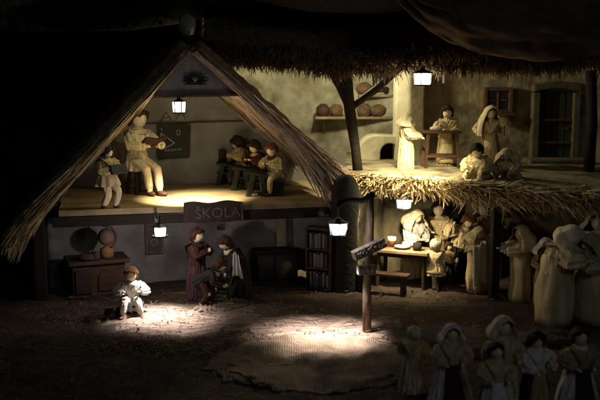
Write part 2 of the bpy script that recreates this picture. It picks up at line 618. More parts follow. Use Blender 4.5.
# attic walls
ob = .70
xa, xb = hx(F(70, 190, ob)), hx(F(300, 190, ob))
b = MB()
apb = apex + EY * ob
dl_, nl_ = slope(apex, el, -1)
dr_, nr_ = slope(apex, er, 1)
b.prism([HL(xl - .05, ob, FLOOR), HL(xr - .0, ob, FLOOR), er + EY * ob + nr_ * .012 - dr_ * .02, apb + V((0, 0, .015)),
         apex + dl_ * (el - apex).length * .74 + nl_ * .012 + EY * ob], EY * .03)
b.build('attic_wall', 'plaster_attic', house)
b = MB().beam(HL(xl + .04, ob - .006, FLOOR + .26), HL(xr - .26, ob - .006, FLOOR + .272), .012, .006)
b.build('wall_batten', 'wood_brown', house, bevel=.002)

# ground floor walls
ow = .20
gx0, gx1 = hx(F(46, 250, ow)), hx(F(345, 250, ow))
b = MB()
b.sheet(lambda u, v: HL(gx0 + (gx1 - gx0) * u, ow + .006 * fbm(u * 3, v, 2, 3), -.03 + (FLOOR - .03) * v), 40, 14)
b.build('ground_floor_wall', 'plaster_grey', house, smooth=True, solid=.03)
b = MB()
b.box(HL(gx0 - .01, .10, .135), (.04, .24, .31), Matrix.Rotation(YAW, 3, 'Z'))
b.build('end_wall', 'wood_black', house, bevel=.004)
b = MB().box(HL(hx(F(281, 250, .17)), .17, .135), (.038, .03, .30), Matrix.Rotation(YAW, 3, 'Z'))
b.build('plaster_pier', 'plaster_dim', house, bevel=.004)

# ------------------------------------------------------------------ right house (farmhouse)
TZ = .40
fo = P(480, 300, 3.3); fo.z = 0
farm = thing('farmhouse', 'two storey model farmhouse with plastered upper terrace under heavy overhanging thatch', 'house', fo)


def polywall(pts, z0, z1, rough=.006, seg=16, nz=14):
    """an undulating wall along a path of ground points"""
    path = []
    for a, c in zip(pts[:-1], pts[1:]):
        a, c = V((a[0], a[1], 0)), V((c[0], c[1], 0))
        for k in range(seg):
            path.append(a.lerp(c, k / seg))
    path.append(V((pts[-1][0], pts[-1][1], 0)))
    b = MB()
    n = len(path) - 1
    b.sheet(lambda u, v: path[min(n, int(round(u * n)))] + V((0, rough * fbm(u * 5, v * 3, 2.2, 8), z0 + (z1 - z0) * v)), n, nz)
    return b


def XY(px, Y):
    p = P(px, 150, Y)
    return (p.x, Y)


wl = [XY(205, 3.80), XY(232, 4.03), XY(275, 4.14), XY(335, 4.10), XY(398, 3.98)]
polywall(wl, .2, 1.25).build('curved_plaster_wall', 'plaster_yellow', farm, smooth=True, solid=.03)
wr = [XY(404, 3.74), XY(470, 3.76), XY(530, 3.74), XY(585, 3.70), XY(650, 3.55)]
polywall(wr, .2, 1.25).build('upper_wall', 'plaster_dim', farm, smooth=True, solid=.03)
b = MB()
pa, pb = P(393, 160, 3.70), P(409, 160, 3.62)
pc = P(425, 160, 3.74)
for (a, c, nm, mm) in ((pa, pb, 'pillar_left', 'plaster_light'),):
    base = [V((pa.x, 3.74, TZ)), V((pa.x + .004, 3.66, TZ)), V((pb.x, 3.64, TZ)), V((pb.x + .07, 3.67, TZ)), V((pb.x + .07, 3.755, TZ))]
    b.prism(base, (0, 0, .7))
b.build('corner_pillar', 'plaster_light', farm, bevel=.008)

# terrace slab with an irregular front lip
lipY = [(345, 3.12), (372, 3.06), (420, 2.97), (470, 2.87), (530, 2.78), (600, 2.70), (660, 2.66)]
lip = []
for (a, ya), (c, yc) in zip(lipY[:-1], lipY[1:]):
    for k in range(10):
        t = k / 10
        p = P(a + (c - a) * t, 180, ya + (yc - ya) * t)
        lip.append(V((p.x, p.y + .008 * noise.noise(V((p.x * 14, 1, 2))), 0)))
sag = lambda x: -.012 * max(0, (x - .35)) / .4
b = MB()
nl = len(lip) - 1


def terr(u, v):
    p = lip[min(nl, int(round(u * nl)))]
    x = p.x * (1 + v * .33)
    y = p.y + (4.05 - p.y) * v
    return V((x, y, TZ + sag(x) * (1 - v) + .004 * fbm(x, y, 9, 6) - .006 * (1 - v) ** 6))


b.sheet(terr, nl, 24)
b.build('terrace', 'plaster_dim', farm, smooth=True, solid=.035)
# straw fringe along the lip
b = MB()
for i in range(6000):
    t = rnd.random()
    p = lip[min(nl, int(t * nl))].copy()
    far_ = t > .38
    topside = rnd.random() < .38
    p += V((rnd.uniform(-.012, .012), rnd.uniform(0, .15 if far_ else .02) if topside else rnd.uniform(-.004, .05), 0))
    p.z = TZ + sag(p.x) + (rnd.uniform(.0, .008) if topside else rnd.uniform(-.036, .004))
    long = rnd.uniform(.030, .070) + (rnd.uniform(0, .05) if far_ else 0)
    dv = V((rnd.gauss(.60 if far_ else .1, .34), -1, rnd.gauss(.08, .25))).normalized()
    droop = rnd.uniform(.0, .65)
    cu = rnd.gauss(0, .25)
    pts = [p + dv * (long * k / 4) + V((cu * long * (k / 4) ** 2, 0, -droop * long * (k / 4) ** 2 * .8)) for k in range(5)]
    b.blade(pts, rnd.uniform(.0010, .0036), V((1, rnd.gauss(0, .3), rnd.gauss(0, .6))), rnd.uniform(-.6, .7), rnd.uniform(.3, .95))
b.build('straw_fringe', 'straw_gold', farm)

# lower room of the farmhouse
lw = [XY(352, 3.00), XY(382, 3.30), XY(440, 3.40), XY(520, 3.40), XY(640, 3.3)]
polywall(lw, -.03, TZ - .02).build('lower_wall', 'plaster_dim', farm, smooth=True, solid=.03)
for px, Y, w in ((495, 2.84, .030), (455, 3.34, .022)):
    p = P(px, 250, Y)
    MB().box(V((p.x, Y, .19)), (w, w, .38), Matrix.Rotation(.2, 3, 'Z')).build('terrace_post', 'wood_black', farm, bevel=.003)
b = MB().beam(P(484, 200, 2.86), P(504, 232, 2.86), .016, .016)
b.build('brace', 'wood_black', farm, bevel=.002)

# Y-shaped post
b = MB()
fp = Z(358, 173, TZ)
Yp = 3.22
a0, a1, a2 = P(358, 176, Yp), P(351, 120, Yp), P(346, 66, Yp)
b.tube([a0, P(355.5, 150, Yp), a1, P(348, 95, Yp), a2], [.021, .018, .021, .022, .022], 10, pleat=.08, pk=3)
b.tube([P(350, 112, Yp), P(340, 88, Yp), P(328, 66, Yp)], [.012, .014, .013], 8, pleat=.1, pk=3)
b.tube([P(352, 107, Yp), P(378, 88, Yp), P(406, 62, Yp)], [.013, .015, .014], 8, pleat=.1, pk=3)
b.build('forked_post', 'wood_black', farm, smooth=True)

# thatched roof: a heavy bed sloping up from the eave
eave = [(204, 50, 3.18), (240, 57, 3.14), (275, 57, 3.11), (300, 60, 3.08), (345, 67, 3.04), (420, 64, 3.00), (500, 61, 2.98), (560, 62, 2.96), (640, 60, 2.92)]
ev = []
for (a, ya, da), (c, yc, dc) in zip(eave[:-1], eave[1:]):
    for k in range(8):
        t = k / 8
        ev.append(P(a + (c - a) * t, ya + (yc - ya) * t, da + (dc - da) * t))
ne = len(ev) - 1


def roofp(u, v):
    p = ev[min(ne, int(round(u * ne)))]
    return V((p.x * (1 + .3 * v), p.y + 1.25 * v, p.z + .012 + .95 * v - .25 * v * v + .018 * fbm(p.x * 2, v * 2, 4, 7)))


b = MB().sheet(roofp, ne, 26)
b.build('thatch_bed', 'straw_old', farm, smooth=True, solid=.036)
b = MB()
for c_ in range(1150):
    t = rnd.random()
    front = rnd.random() < .72
    if front:
        face = rnd.random() < .6
        p0 = ev[min(ne, int(t * ne))] + V((rnd.uniform(-.02, .02), rnd.uniform(-.035, .0) if face else rnd.uniform(.0, .16), rnd.uniform(-.018, .05) if face else rnd.uniform(-.012, .0)))
        d0_ = V((rnd.gauss(0, .5), rnd.gauss(-.7, .3), rnd.gauss(-.25, .3)))
        l0 = rnd.uniform(.016, .046)
    else:
        p0 = roofp(t, rnd.uniform(.10, .45)) + V((0, 0, .03))
        d0_ = V((rnd.gauss(0, .4), -.8, -.6))
        l0 = rnd.uniform(.06, .10)
    for i in range(19):
        p = p0 + V((rnd.gauss(0, .012), rnd.gauss(0, .008), rnd.gauss(0, .006)))
        dv = (d0_ + V((rnd.gauss(0, .28), rnd.gauss(0, .2), rnd.gauss(0, .25)))).normalized()
        ln = l0 * rnd.uniform(.6, 1.35)
        pts = [p + dv * (ln * k / 3) - TH * (.3 * ln * (k / 3) ** 2) for k in range(4)]
        b.blade(pts, rnd.uniform(.0008, .0024), V((1, rnd.gauss(0, .3), rnd.gauss(0, .4))), rnd.uniform(-.5, .5), rnd.uniform(.2, .9))
b.build('straw_thatch', 'straw_old', farm)
# a few thick golden tufts under the eave at the right
for cx, n_ in ((462, 60), (487, 60), (505, 50), (560, 80)):
    b = MB()
    for i in range(n_):
        p = P(cx + rnd.gauss(0, 6), 57 + rnd.uniform(-4, 4), 3.0 + rnd.uniform(-.01, .05))
        ln = rnd.uniform(.035, .075)
        dv = V((rnd.gauss(0, .25), rnd.gauss(-.1, .2), -1)).normalized()
        b.blade([p + dv * (ln * k / 3) for k in range(4)], rnd.uniform(.0015, .004), V((1, rnd.gauss(0, .4), 0)), .3)
    b.build('hanging_straw_tuft', 'straw_gold', farm)

# door and window of the upper wall
Yd = 3.70
d0, d1 = P(537, 162, Yd), P(572, 93, Yd)
dw, dh = d1.x - d0.x, d1.z - TZ
dc = V(((d0.x + d1.x) / 2, Yd, TZ))
b = MB()
nb = 5
for k in range(nb):
    b.box(dc + V((-dw / 2 + dw * (k + .5) / nb, .0, dh / 2 + .012)), (dw / nb - .003, .014 + .003 * (k % 2), dh - .01))
door = b.build('door', 'door', farm, bevel=.002)
for zz in (.30, .62):
    MB().box(dc + V((0, -.018, dh * zz)), (dw * 1.06, .006, .010)).build('iron_bar', 'frame_red', door, bevel=.001)
b = MB().ell(dc + V((dw * .36, -.015, dh * .5)), .007)
b.build('door_knob', 'iron', door, smooth=True)
b = MB()
b.box(dc + V((-dw / 2 - .018, -.004, dh / 2)), (.032, .05, dh + .005))
b.box(dc + V((dw / 2 + .018, -.004, dh / 2)), (.032, .05, dh + .005))
arch = []
for k in range(9):
    t = k / 8
    arch.append(dc + V((-dw / 2 - .034 + (dw + .068) * t, -.032, dh + .004 + .016 * math.sin(math.pi * t))))
arch2 = [p + V((0, 0, .032)) for p in arch][::-1]
b.prism(arch + arch2, (0, .056, 0))
b.build('stone_surround', 'stone', door, bevel=.005)
b = MB().box(dc + V((-.01, -.09, .014)), (dw + .13, .13, .028))
b.build('door_step', 'stone', farm, bevel=.006)

wc = P(497, 100, 3.72)
ww, wh = .112, .098
b = MB()
for sx in (-1, 1):
    b.box(wc + V((sx * ww / 2, -.016, 0)), (.016, .030, wh + .016))
for sz in (-1, 1):
    b.box(wc + V((0, -.015, sz * wh / 2)), (ww - .016, .028, .016))
b.box(wc + V((0, -.012, 0)), (.009, .02, wh - .016))
b.box(wc + V((-ww / 4, -.012, 0)), (ww / 2 - .021, .018, .008))
b.box(wc + V((ww / 4, -.012, 0)), (ww / 2 - .021, .018, .008))
b.box(wc + V((0, -.03, -wh / 2 - .013)), (ww + .03, .055, .010))
win = b.build('window', 'frame_red', farm, bevel=.002)
b = MB().box(wc + V((0, -.002, 0)), (ww - .014, .006, wh - .014))
b.build('pane', 'pane', win)

# overhead drape of brown burlap, rock above, faint pale stone
b = MB()


def drape(u, v):
    px = 395 + 240 * u
    s_ = max(0, math.sin(math.pi * min(1, u * .86))) ** .8
    py = -34 + (v ** .8) * (30 + 66 * s_) + 3 * math.sin(u * 9) + 2.5 * fbm(u * 3, v, 3, 8)
    Y = 2.62 + .10 * (1 - v) - .13 * math.sin(math.pi * v) * (.6 + .4 * s_) + .02 * math.sin(u * 14 + v * 3) - .02 * u + .035 * fbm(u * 2.2, v * 2.2, 2, 5)
    return P(px, py, Y)


b.sheet(drape, 90, 36)
tag(b.build('burlap_drape', 'drape', smooth=True, solid=.008), 'brown burlap cloth sagging above the farmhouse thatch at the top of the grotto', 'cloth')
b = MB().ell(P(60, -60, 3.4), (1.5, .5, .32), nu=40, nv=20, jit=.35, seed=3)
b.ell(P(470, -75, 3.2), (1.2, .7, .30), nu=40, nv=20, jit=.35, seed=8)
tag(b.build('cave_ceiling', 'rock', smooth=True), kind='structure')
p = P(187, 25, 3.08)
st = MB().ell(p, (.032, .030, .042), nu=18, nv=12, jit=.25, seed=4)
tag(st.build('pale_stone', 'plaster_grey', smooth=True), 'pale rounded stone standing in the dark behind the school roof ridge', 'stone')
b = MB().ell(p - V((.0, -.05, .082)), (.075, .07, .05), nu=24, nv=14, jit=.3, seed=9)
tag(b.build('dark_boulder', 'rock', smooth=True), 'black boulder behind the school roof ridge carrying a pale stone', 'boulder')

# rounded stone pillar between the two houses
p = Z(345, 300); p = P(345, 250, 2.97); p.z = 0
b = MB().lathe([(.050, -.02), (.046, .08), (.044, .25), (.050, .29), (.052, .35), (.047, .385), (.034, .412), (.016, .425), (.002, .428)], p, 22, wob=.10, seed=2)
tag(b.build('stone_pillar', 'pillar', smooth=True), 'dark round topped stone pillar standing between the two houses', 'pillar')

# ------------------------------------------------------------------ lanterns
def lantern(label, c, w, h, color, strength, n=4, yaw=.3, hang=None, flare=1.12):
    c = V(c)
    t = thing('lantern', label, 'lantern', c - V((0, 0, h / 2)), yaw, 'lit lanterns of the diorama')
    r0, r1 = w / 2 / math.cos(math.pi / n) * .93, w / 2 / math.cos(math.pi / n) * .93 * flare
    cs = lambda r, k, z: V((r * math.cos(2 * math.pi * (k + .5) / n), r * math.sin(2 * math.pi * (k + .5) / n), z))
    b = MB()
    b.lathe([(r1 * 1.15, h), (r1 * .75, h + h * .14), (r1 * .28, h + h * .30), (r1 * .22, h + h * .42), (.001, h + h * .45)], n=n * 2)
    b.build('cap', 'iron', t, world=False, solid=.0015)
    b = MB()
    b.lathe([(r0 * 1.12, -.004), (r0 * 1.12, .001), (r0 * .4, .002)], n=n * 2, cap=True)
    for k in range(n):
        b.tube([cs(r0 * 1.03, k, 0), cs(r1 * 1.03, k, h)], [.0021, .0021], 6)
    b.build('frame', 'iron', t, world=False)
    g = glow('lantern_glass', color, strength)
    for k in range(n):
        a, d = cs(r0 * .97, k, .001), cs(r0 * .97, k + 1, .001)
        e, f = cs(r1 * .97, k + 1, h - .001), cs(r1 * .97, k, h - .001)
        m = (a + d) / 2 * .06; 
        i0 = .10
        q = [a.lerp(d, i0), a.lerp(d, 1 - i0), f.lerp(e, 1 - i0), f.lerp(e, i0)]
        MB().prism(q, -V((m.x, m.y, 0)).normalized() * .0012).build('glass_pane', g, t, world=False)
    if hang is not None:
        loc = V(hang) - (c - V((0, 0, h / 2)))
        loc = Matrix.Rotation(-yaw, 3, 'Z') @ loc
        MB().tube([V((0, 0, h * 1.42)), loc], [.0016, .0016], 6).build('hanger', 'iron', t, world=False)
    return t


WARM, YEL, COOL = (1.0, .80, .50), (1.0, .86, .52), (1.0, .86, .80)
# attic lantern
la = F(179, 107, -.0)
lantern('lantern glowing under the school gable beside the blackboard', la, .040, .037, (1, .95, .78), 9, 6, .5, F(179, 97, .005))
lamp('attic_lantern_light', 'SPOT', la - V((0, 0, .028)), 95, (1.0, .88, .58), F(192, 199, .16), .008, 66, 1.0)
lamp('attic_lantern_glow', 'POINT', la + EY * .05 - V((0, 0, .012)), 1.3, (1.0, .87, .52), None, .012)
# ground floor lantern of the school
lb = P(160, 231, 2.64)
lantern('small lantern on the wall bracket beneath the attic floor, by the framed picture', lb, .037, .030, (1, .93, .86), 18, 4, .2, lb + V((0, 0, .045)))
lamp('school_lantern_light', 'SPOT', lb - V((0, 0, .022)), 36, COOL, Z(163, 319), .012, 84, 1.0)
lamp('school_lantern_glow', 'POINT', lb + V((-.004, .032, .0)), 1.35, COOL, None, .006)
# lamp post lantern
Yl = 2.45
lc = P(338, 228.5, 2.39)
lantern('lantern hanging from the wooden signpost arm in the middle', lc, .040, .034, (1, .95, .90), 22, 6, .15, P(338, 206, 2.39), 1.25)
lamp('post_lantern_glow', 'POINT', lc + V((.028, -.012, .0)), .30, COOL, None, .008)
lamp('post_lantern_light', 'SPOT', lc - V((0, 0, .024)), 64, COOL, Z(324, 337), .014, 79, 1.0)
# terrace lantern
lt = P(422.5, 79, 2.93)
lantern('lantern hanging from the farmhouse eave above the terrace table', lt, .044, .040, (1, .96, .80), 18, 4, .5, P(422.5, 64, 2.93))
lamp('terrace_lantern_light', 'SPOT', lt - V((0, 0, .028)), 52, YEL, P(408, 180, 3.12), .010, 92, .9)
lamp('lower_room_glow', 'POINT', P(404, 205, 2.86), .9, WARM, None, .012)
# hidden lamp behind the eave that lights the curved wall
lamp('eave_lamp', 'POINT', P(336, 56, 3.48), 12, (1, .90, .58), None, .03)
# lower farmhouse room
lr = P(404, 203.5, 2.95)
lantern('lantern hanging in the lower farmhouse room over the laid table', lr, .038, .032, (1, .95, .82), 18, 4, .4, P(404, 188, 2.95))
lamp('lower_room_light', 'SPOT', lr - V((0, 0, .022)), 9, WARM, P(414, 262, 3.10), .008, 110, .7)

# ------------------------------------------------------------------ dolls
def ik(a, c, l1, l2, pole):
    d = c - a
    L = min(d.length, (l1 + l2) * .995)
    d = d.normalized()
    c = a + d * L
    x = (l1 * l1 - l2 * l2 + L * L) / (2 * L)
    h = math.sqrt(max(0, l1 * l1 - x * x))
    pl = pole - d * pole.dot(d)
    pl.normalize()
    return a + d * x + pl * h, c


def doll(label, base, yaw, H, kind='skirt', hip=(0, 0, .5), lean=0, side=0, turn=0, nod=0, hands=None, feet=None, knees=None,
         top='husk', bottom='husk', hair='hair_brown', veil=None, veil_len=.26, veil_fl=1.0, apron=None, skirt_r=.2, skirt_h=None, shoes='shoe',
         collar=None, sleeve=1.0, legw=.80, robe=False, big_hair=1.0, group=None, sash=None, fat=1.0):
    t = thing('husk_doll', label, 'doll', base, yaw, group)
    seed = rnd.random() * 50
    hip = V(hip)
    Ru = Matrix.Rotation(lean, 3, 'X') @ Matrix.Rotation(side, 3, 'Y')
    U = lambda x, y, z: hip + Ru @ V((x, y, z - .5))
    Rh = Ru @ Matrix.Rotation(turn, 3, 'Z') @ Matrix.Rotation(nod, 3, 'X')
    neck, head = U(0, 0, .79), U(0, 0, .80) + Rh @ V((0, -.012, .085))
    S = [U(-.095, 0, .745), U(.095, 0, .745)]
    if hands is None:
        hands = [(-.10, -.17, .56), (.10, -.17, .56)]
    arms = []
    for i, hd in enumerate(hands):
        sg = -1 if i == 0 else 1
        el_, hd_ = ik(S[i], V(hd), .165, .165, V((sg * .9, .35, -.6)))
        arms.append((S[i], el_, hd_))
    legs = []
    if kind != 'skirt':
        feet = feet or [(-.055, 0, .02), (.055, 0, .02)]
        for i, ft in enumerate(feet):
            sg = -1 if i == 0 else 1
            hp = hip + Ru @ V((sg * .055, 0, -.02))
            kn, ft_ = ik(hp, V(ft), .245, .245, V((sg * .15, -1, .25)))
            legs.append((hp, kn, ft_))
    sc = Matrix.Scale(H, 4)
    # body: one continuous surface
    b = MB()
    b.tube([U(0, 0, .45), U(0, 0, .52), U(0, 0, .60), U(0, 0, .70), U(0, 0, .76), neck, head], [(.08, .065), (.09, .07), (.07, .055), (.095, .065), (.08, .05), .034, .034], 12, side=Ru @ V((1, 0, 0)))
    b.ell(head, (.073, .076, .090), Rh, 16, 12)
    b.ell(head + Rh @ V((0, -.074, -.008)), (.010, .012, .016), Rh, 8, 6)
    for sg in (-1, 1):
        b.ell(head + Rh @ V((sg * .072, .004, -.004)), (.008, .014, .02), Rh, 8, 6)
    for a, e, h in arms:
        b.tube([a, a.lerp(e, .5), e, e.lerp(h, .5), h], [.034, .032, .028, .024, .018], 9)
        d = (h - e).normalized()
        b.ell(h + d * .014, (.020, .020, .026), d.to_track_quat('Z', 'Y').to_matrix(), 9, 7)
        b.tube([h, h + d * .012 + V((0, -.012, .014)), h + d * .026 + V((0, -.016, .018))], [.010, .009, .006], 6)
        for k in (-1.5, -.5, .5, 1.5):
            sd = d.cross(V((0, 0, 1))).normalized() if abs(d.z) < .95 else V((1, 0, 0))
            b.tube([h + d * .02 + sd * k * .010, h + d * .042 + sd * k * .011, h + d * (.056 - abs(k) * .005) + sd * k * .010 - V((0, 0, .006))], [.0075, .007, .005], 6)
    for hp, kn, ft in legs:
        b.tube([hp, hp.lerp(kn, .5), kn, kn.lerp(ft, .4), ft], [.055, .05, .04, .038, .026], 10)
    if kind == 'skirt':
        b.tube([hip + V((0, 0, .0)), hip * .6, V((hip.x * .3, hip.y * .3, .03))], [.075, .06, .05], 10)
    b.xform(sc).build('body', 'skin', t, world=False, remesh=.0105 * H)
    # blouse with gathered sleeves
    b = MB()
    f = fat
    b.tube([U(0, 0, .49), U(0, 0, .54), U(0, 0, .60), U(0, -.004, .68), U(0, 0, .745), U(0, 0, .775), U(0, 0, .80)],
           [(.118 * f, .095 * f), (.105 * f, .085 * f), (.098 * f, .082 * f), (.128 * f, .098 * f), (.122 * f, .082 * f), (.080, .062), (.046, .046)], 44, side=Ru @ V((1, 0, 0)), pleat=.06, pk=11, ph=seed)
    for a, e, h in arms:
        k = sleeve
        pts = [a + (a - U(0, 0, .74)) * .02, a.lerp(e, .3), a.lerp(e, .7), e, e.lerp(h, .35), e.lerp(h, .7), e.lerp(h, .86), e.lerp(h, .93)]
        b.tube(pts, [.040, .052 * k, .054 * k, .048 * k, .046 * k, .040 * k, .026, .036], 36, pleat=.12, pk=6, ph=seed)
    rr_ = random.Random(int(seed * 100))
    for sg in (-1, 1):                       # husk strips crossed over the breast and back
        for q_ in range(3):
            o_ = (q_ - 1) * .022
            for fb in (-1, 1):
                yy = fb * .098 * f
                pts = [U(sg * (.105 + o_ * .3), fb * .02, .785 - abs(o_) * .4), U(sg * (.085 + o_), yy * .92, .745), U(sg * (.045 + o_), yy * 1.08, .68),
                       U(sg * (.005 + o_), yy * 1.02, .61), U(sg * (-.03 + o_), yy * 1.0, .545)]
                b.blade(pts, .024 * f, Ru @ V((1, 0, .25 * sg)), .22 * fb * -1)
    if kind != 'skirt':                      # hem of the tunic
        hem = MB().lathe([(.098 * f, .065), (.112 * f, .03), (.122 * f, -.01), (.134 * f + .006, -.07), (.142 * f + .01, -.12)], n=60, amp=.09, k=9, ph=seed, wob=.12, seed=seed, sy=.86)
        hem.xform(Matrix.Translation(hip) @ (Ru.to_4x4()))
        b.add(hem.v, hem.f)
    b.v = [p + noise.noise_vector(p * 17 + V((seed, 0, seed))) * .0075 for p in b.v]
    b.xform(sc).build('blouse', top, t, smooth=False, world=False)
    if kind == 'skirt':
        zt = hip.z + (.20 if robe else .075)
        hh = skirt_h if skirt_h is not None else 0
        n = 9
        prof = []
        for i in range(n):
            q = i / (n - 1)
            z = zt + (hh - zt) * q
            if robe:
                r = .12 + (skirt_r - .12) * min(1, q * 2.4) ** .7 + .012 * math.sin(q * 9 + seed)
            else:
                r = .092 + (skirt_r - .092) * (q ** .75)
            prof.append((r, z))
        b = MB().lathe(prof, n=84, amp=.08 if not robe else .055, k=13 if not robe else 6, ph=seed, wob=.10, seed=seed, sy=.86)
        for q_ in range(0 if robe else 11):   # outer husk leaves hanging from the waist
            a_ = 2 * math.pi * q_ / 11 + rr_.uniform(-.2, .2)
            dx_, dy_ = math.sin(a_), -math.cos(a_) * .86
            l_ = rr_.uniform(.6, .97)
            pts = []
            for w_ in range(6):
                fz = (w_ / 5) * l_
                i_ = min(n - 2, int(fz * (n - 1)))
                fr_ = fz * (n - 1) - i_
                r_ = prof[i_][0] * (1 - fr_) + prof[i_ + 1][0] * fr_
                r_ = r_ * (1.045 + .03 * fz) + .002
                pts.append(V((dx_ * r_, dy_ * r_, zt + (hh - zt) * fz)))
            b.blade(pts, rr_.uniform(.045, .065), V((math.cos(a_), math.sin(a_), 0)), -.22, .25)
        for i, p in enumerate(b.v):           # follow the hips when they are off the vertical
            q = max(0, min(1, p.z / zt))
            p.x += hip.x * q
            p.y += hip.y * q
        b.v = [p + noise.noise_vector(p * 13 + V((seed, 0, seed))) * .008 for p in b.v]
        b.xform(sc).build('skirt', bottom, t, smooth=robe, world=False, solid=.006 * H)
        if apron:
            b = MB()
            b.sheet(lambda u, v: V(((u - .5) * (.14 + .14 * v) + hip.x * (1 - v), -((.092 + (skirt_r - .092) * (v ** .75)) * .92 + .022) * (1 - .55 * (2 * u - 1) ** 2 * .5) + hip.y * (1 - v), zt + (.10 - zt) * v + .006 * math.sin(u * 14))), 14, 10)
            b.xform(sc).build('apron', apron, t, smooth=True, world=False, solid=.008 * H)
    else:
        b = MB()
        b.tube([hip + Ru @ V((0, 0, .06)), hip, hip + Ru @ V((0, 0, -.06))], [(.105, .085), (.118, .095), (.09, .08)], 18, side=V((1, 0, 0)))
        for hp, kn, ft in legs:
            b.tube([hp, hp.lerp(kn, .5), hp.lerp(kn, .9), kn.lerp(ft, .1), kn.lerp(ft, .5), kn.lerp(ft, .88)], [.074 * legw, .070 * legw, .062 * legw, .058 * legw, .056 * legw, .054 * legw], 24, pleat=.07, pk=6, ph=seed)
        b.v = [p + noise.noise_vector(p * 17 + V((seed, 0, seed))) * .006 for p in b.v]
        b.xform(sc).build('trousers', bottom, t, smooth=False, world=False, sub=1)
        for hp, kn, ft in legs:
            b = MB()
            fd = V((ft.x - kn.x, ft.y - kn.y, 0))
            fd = V((hip.x * 0 + .2 * (1 if ft.x > 0 else -1), -1, 0)).normalized()
            b.ell(ft + fd * .03 + V((0, 0, .0)), (.030, .062, .024), Matrix.Rotation(math.atan2(fd.x, -fd.y), 3, 'Z'), 12, 8)
            b.ell(ft + V((0, 0, .012)), (.028, .03, .028), None, 10, 7)
            b.xform(sc).build('shoe', shoes, t, smooth=True, world=False)
    if collar:
        b = MB()
        b.tube([U(0, -.01, .785), U(0, -.012, .77), U(0, -.014, .74)], [.055, (.085, .07), (.105, .088)], 24, side=Ru @ V((1, 0, 0)), pleat=.07, pk=8, cap=False)
        b.xform(sc).build('collar', collar, t, smooth=True, world=False, solid=.008 * H)
    if sash:
        b = MB().tube([U(0, 0, .545), U(0, 0, .575)], [(.115, .095), (.11, .09)], 24, side=Ru @ V((1, 0, 0)), pleat=.03)
        b.xform(sc).build('sash', sash, t, smooth=True, world=False)
    # hair
    if hair:
        b = MB()
        k = big_hair * (.9 if veil else 1)
        b.ell(head + Rh @ V((0, .026, .026)), (.083 * k, .080 * k, .088 * k), Rh, 22, 14, jit=.12, seed=seed)
        b.ell(head + Rh @ V((0, -.032, .074)), (.062 * k, .044, .024), Rh, 18, 10, jit=.1, seed=seed)
        for i in range(22):
            a = R(-150 + i * 300 / 21) + math.pi / 2
            d = V((math.cos(a), math.sin(a), 0))
            p0 = head + Rh @ V((d.x * .06 * k, .02 + d.y * .06 * k, .075 * k))
            p1 = head + Rh @ V((d.x * .088 * k, .018 + d.y * .088 * k, .02))
            p2 = head + Rh @ V((d.x * .084 * k, .022 + d.y * .080 * k, -.045 - .03 * (d.y > 0) * k))
            if d.y < -.45:
                p1 = head + Rh @ V((d.x * .085 * k, .0 + d.y * .08 * k, .058))
                p2 = head + Rh @ V((d.x * .088 * k, .0 + d.y * .074 * k, .038))
            b.tube([p0, p1, p2], [.020, .019, .007], 7)
        b.xform(sc).build('hair', hair, t, smooth=True, world=False)
    if veil:
        b = MB()
        rr = .112 if hair else .098
        A = R(126)
        rows = 13

        def vf(u, v):
            ang = -A + 2 * A * u
            i = v * rows
            wr_ = 1 + .05 * math.sin(ang * 7 + seed) * min(1, v * 2) + .04 * noise.noise(V((u * 5, v * 4, seed)))
            if i <= 5:
                ph = (i / 5) * math.pi / 2
                p = V((math.sin(ang) * math.sin(ph) * rr, math.cos(ang) * math.sin(ph) * rr * 1.05, math.cos(ph) * rr * 1.12))
                p = Matrix.Rotation(.75 * (1 - (i / 5) * .75), 3, 'X') @ p
                return head + Rh @ (p * wr_)
            q = (i - 5) / (rows - 5)
            fl = veil_fl * .095 * math.sin(min(1, q * 1.3) * math.pi / 2) * 1.05
            p0 = Matrix.Rotation(.19, 3, 'X') @ V((math.sin(ang) * rr, math.cos(ang) * rr * 1.05, 0))
            p = p0 + V((math.sin(ang) * fl * 1.05, math.cos(ang) * fl * .75 + .01, 0))
            p = p * wr_
            return head + Rh @ V((p.x, p.y, 0)) * (1 - q * .0) + V((0, 0, p0.z)) + Ru @ V((0, 0, -veil_len * q))

        b.sheet(vf, 40, rows)
        b.xform(sc).build('headscarf', veil, t, smooth=True, world=False, solid=.009 * H, sub=1)
    return t


def held(t, name, m, mb, label=None, bevel=0, smooth=False):
    o = mb.build(name, m, t, world=False, bevel=bevel, smooth=smooth)
    return o


def Wt(t, p):
    return PM[t.name] @ V(p)


G_SCH = 'corn husk dolls in the attic classroom'
# ---- attic classroom
H = .40
tb = Z(141, 195, FLOOR); tb.y += .02
teacher = doll('largest seated teacher doll with dark hair holding a brown book on the attic floor', tb, R(48), H, 'trousers', hip=(0, .06, .36), lean=.06,
               turn=R(0), nod=.12, hands=[(-.09, -.20, .49), (.10, -.21, .49)], feet=[(-.02, -.16, .025), (.04, -.24, .025)], top='husk_pale', bottom='husk_pale',
               collar='husk_pale', hair='hair_brown', sleeve=.95, legw=.68, fat=.9, group=G_SCH)
o = thing('stool', 'dark wooden stool under the seated teacher doll', 'stool', Wt(teacher, (0, .06 * H, 0)), R(48))
MB().lathe([(.045, .098), (.047, .103), (.046, .110), (.001, .111)], n=20, cap=True).build('seat', 'wood_black', o, world=False)
for a in (45, 135, 225, 315):
    d = V((math.cos(R(a)), math.sin(R(a)), 0))
    MB().tube([d * .042, d * .030 + V((0, 0, .100))], [.007, .008], 8).build('leg', 'wood_black', o, world=False)
bk = MB()
c = V((.01, -.185, .525)) * H
rt = Matrix.Rotation(-.6, 3, 'X')
for sg in (-1, 1):
    bk.box(c + rt @ V((sg * .026, 0, 0)), (.050, .062, .010), rt @ Matrix.Rotation(sg * -.18, 3, 'Y'))
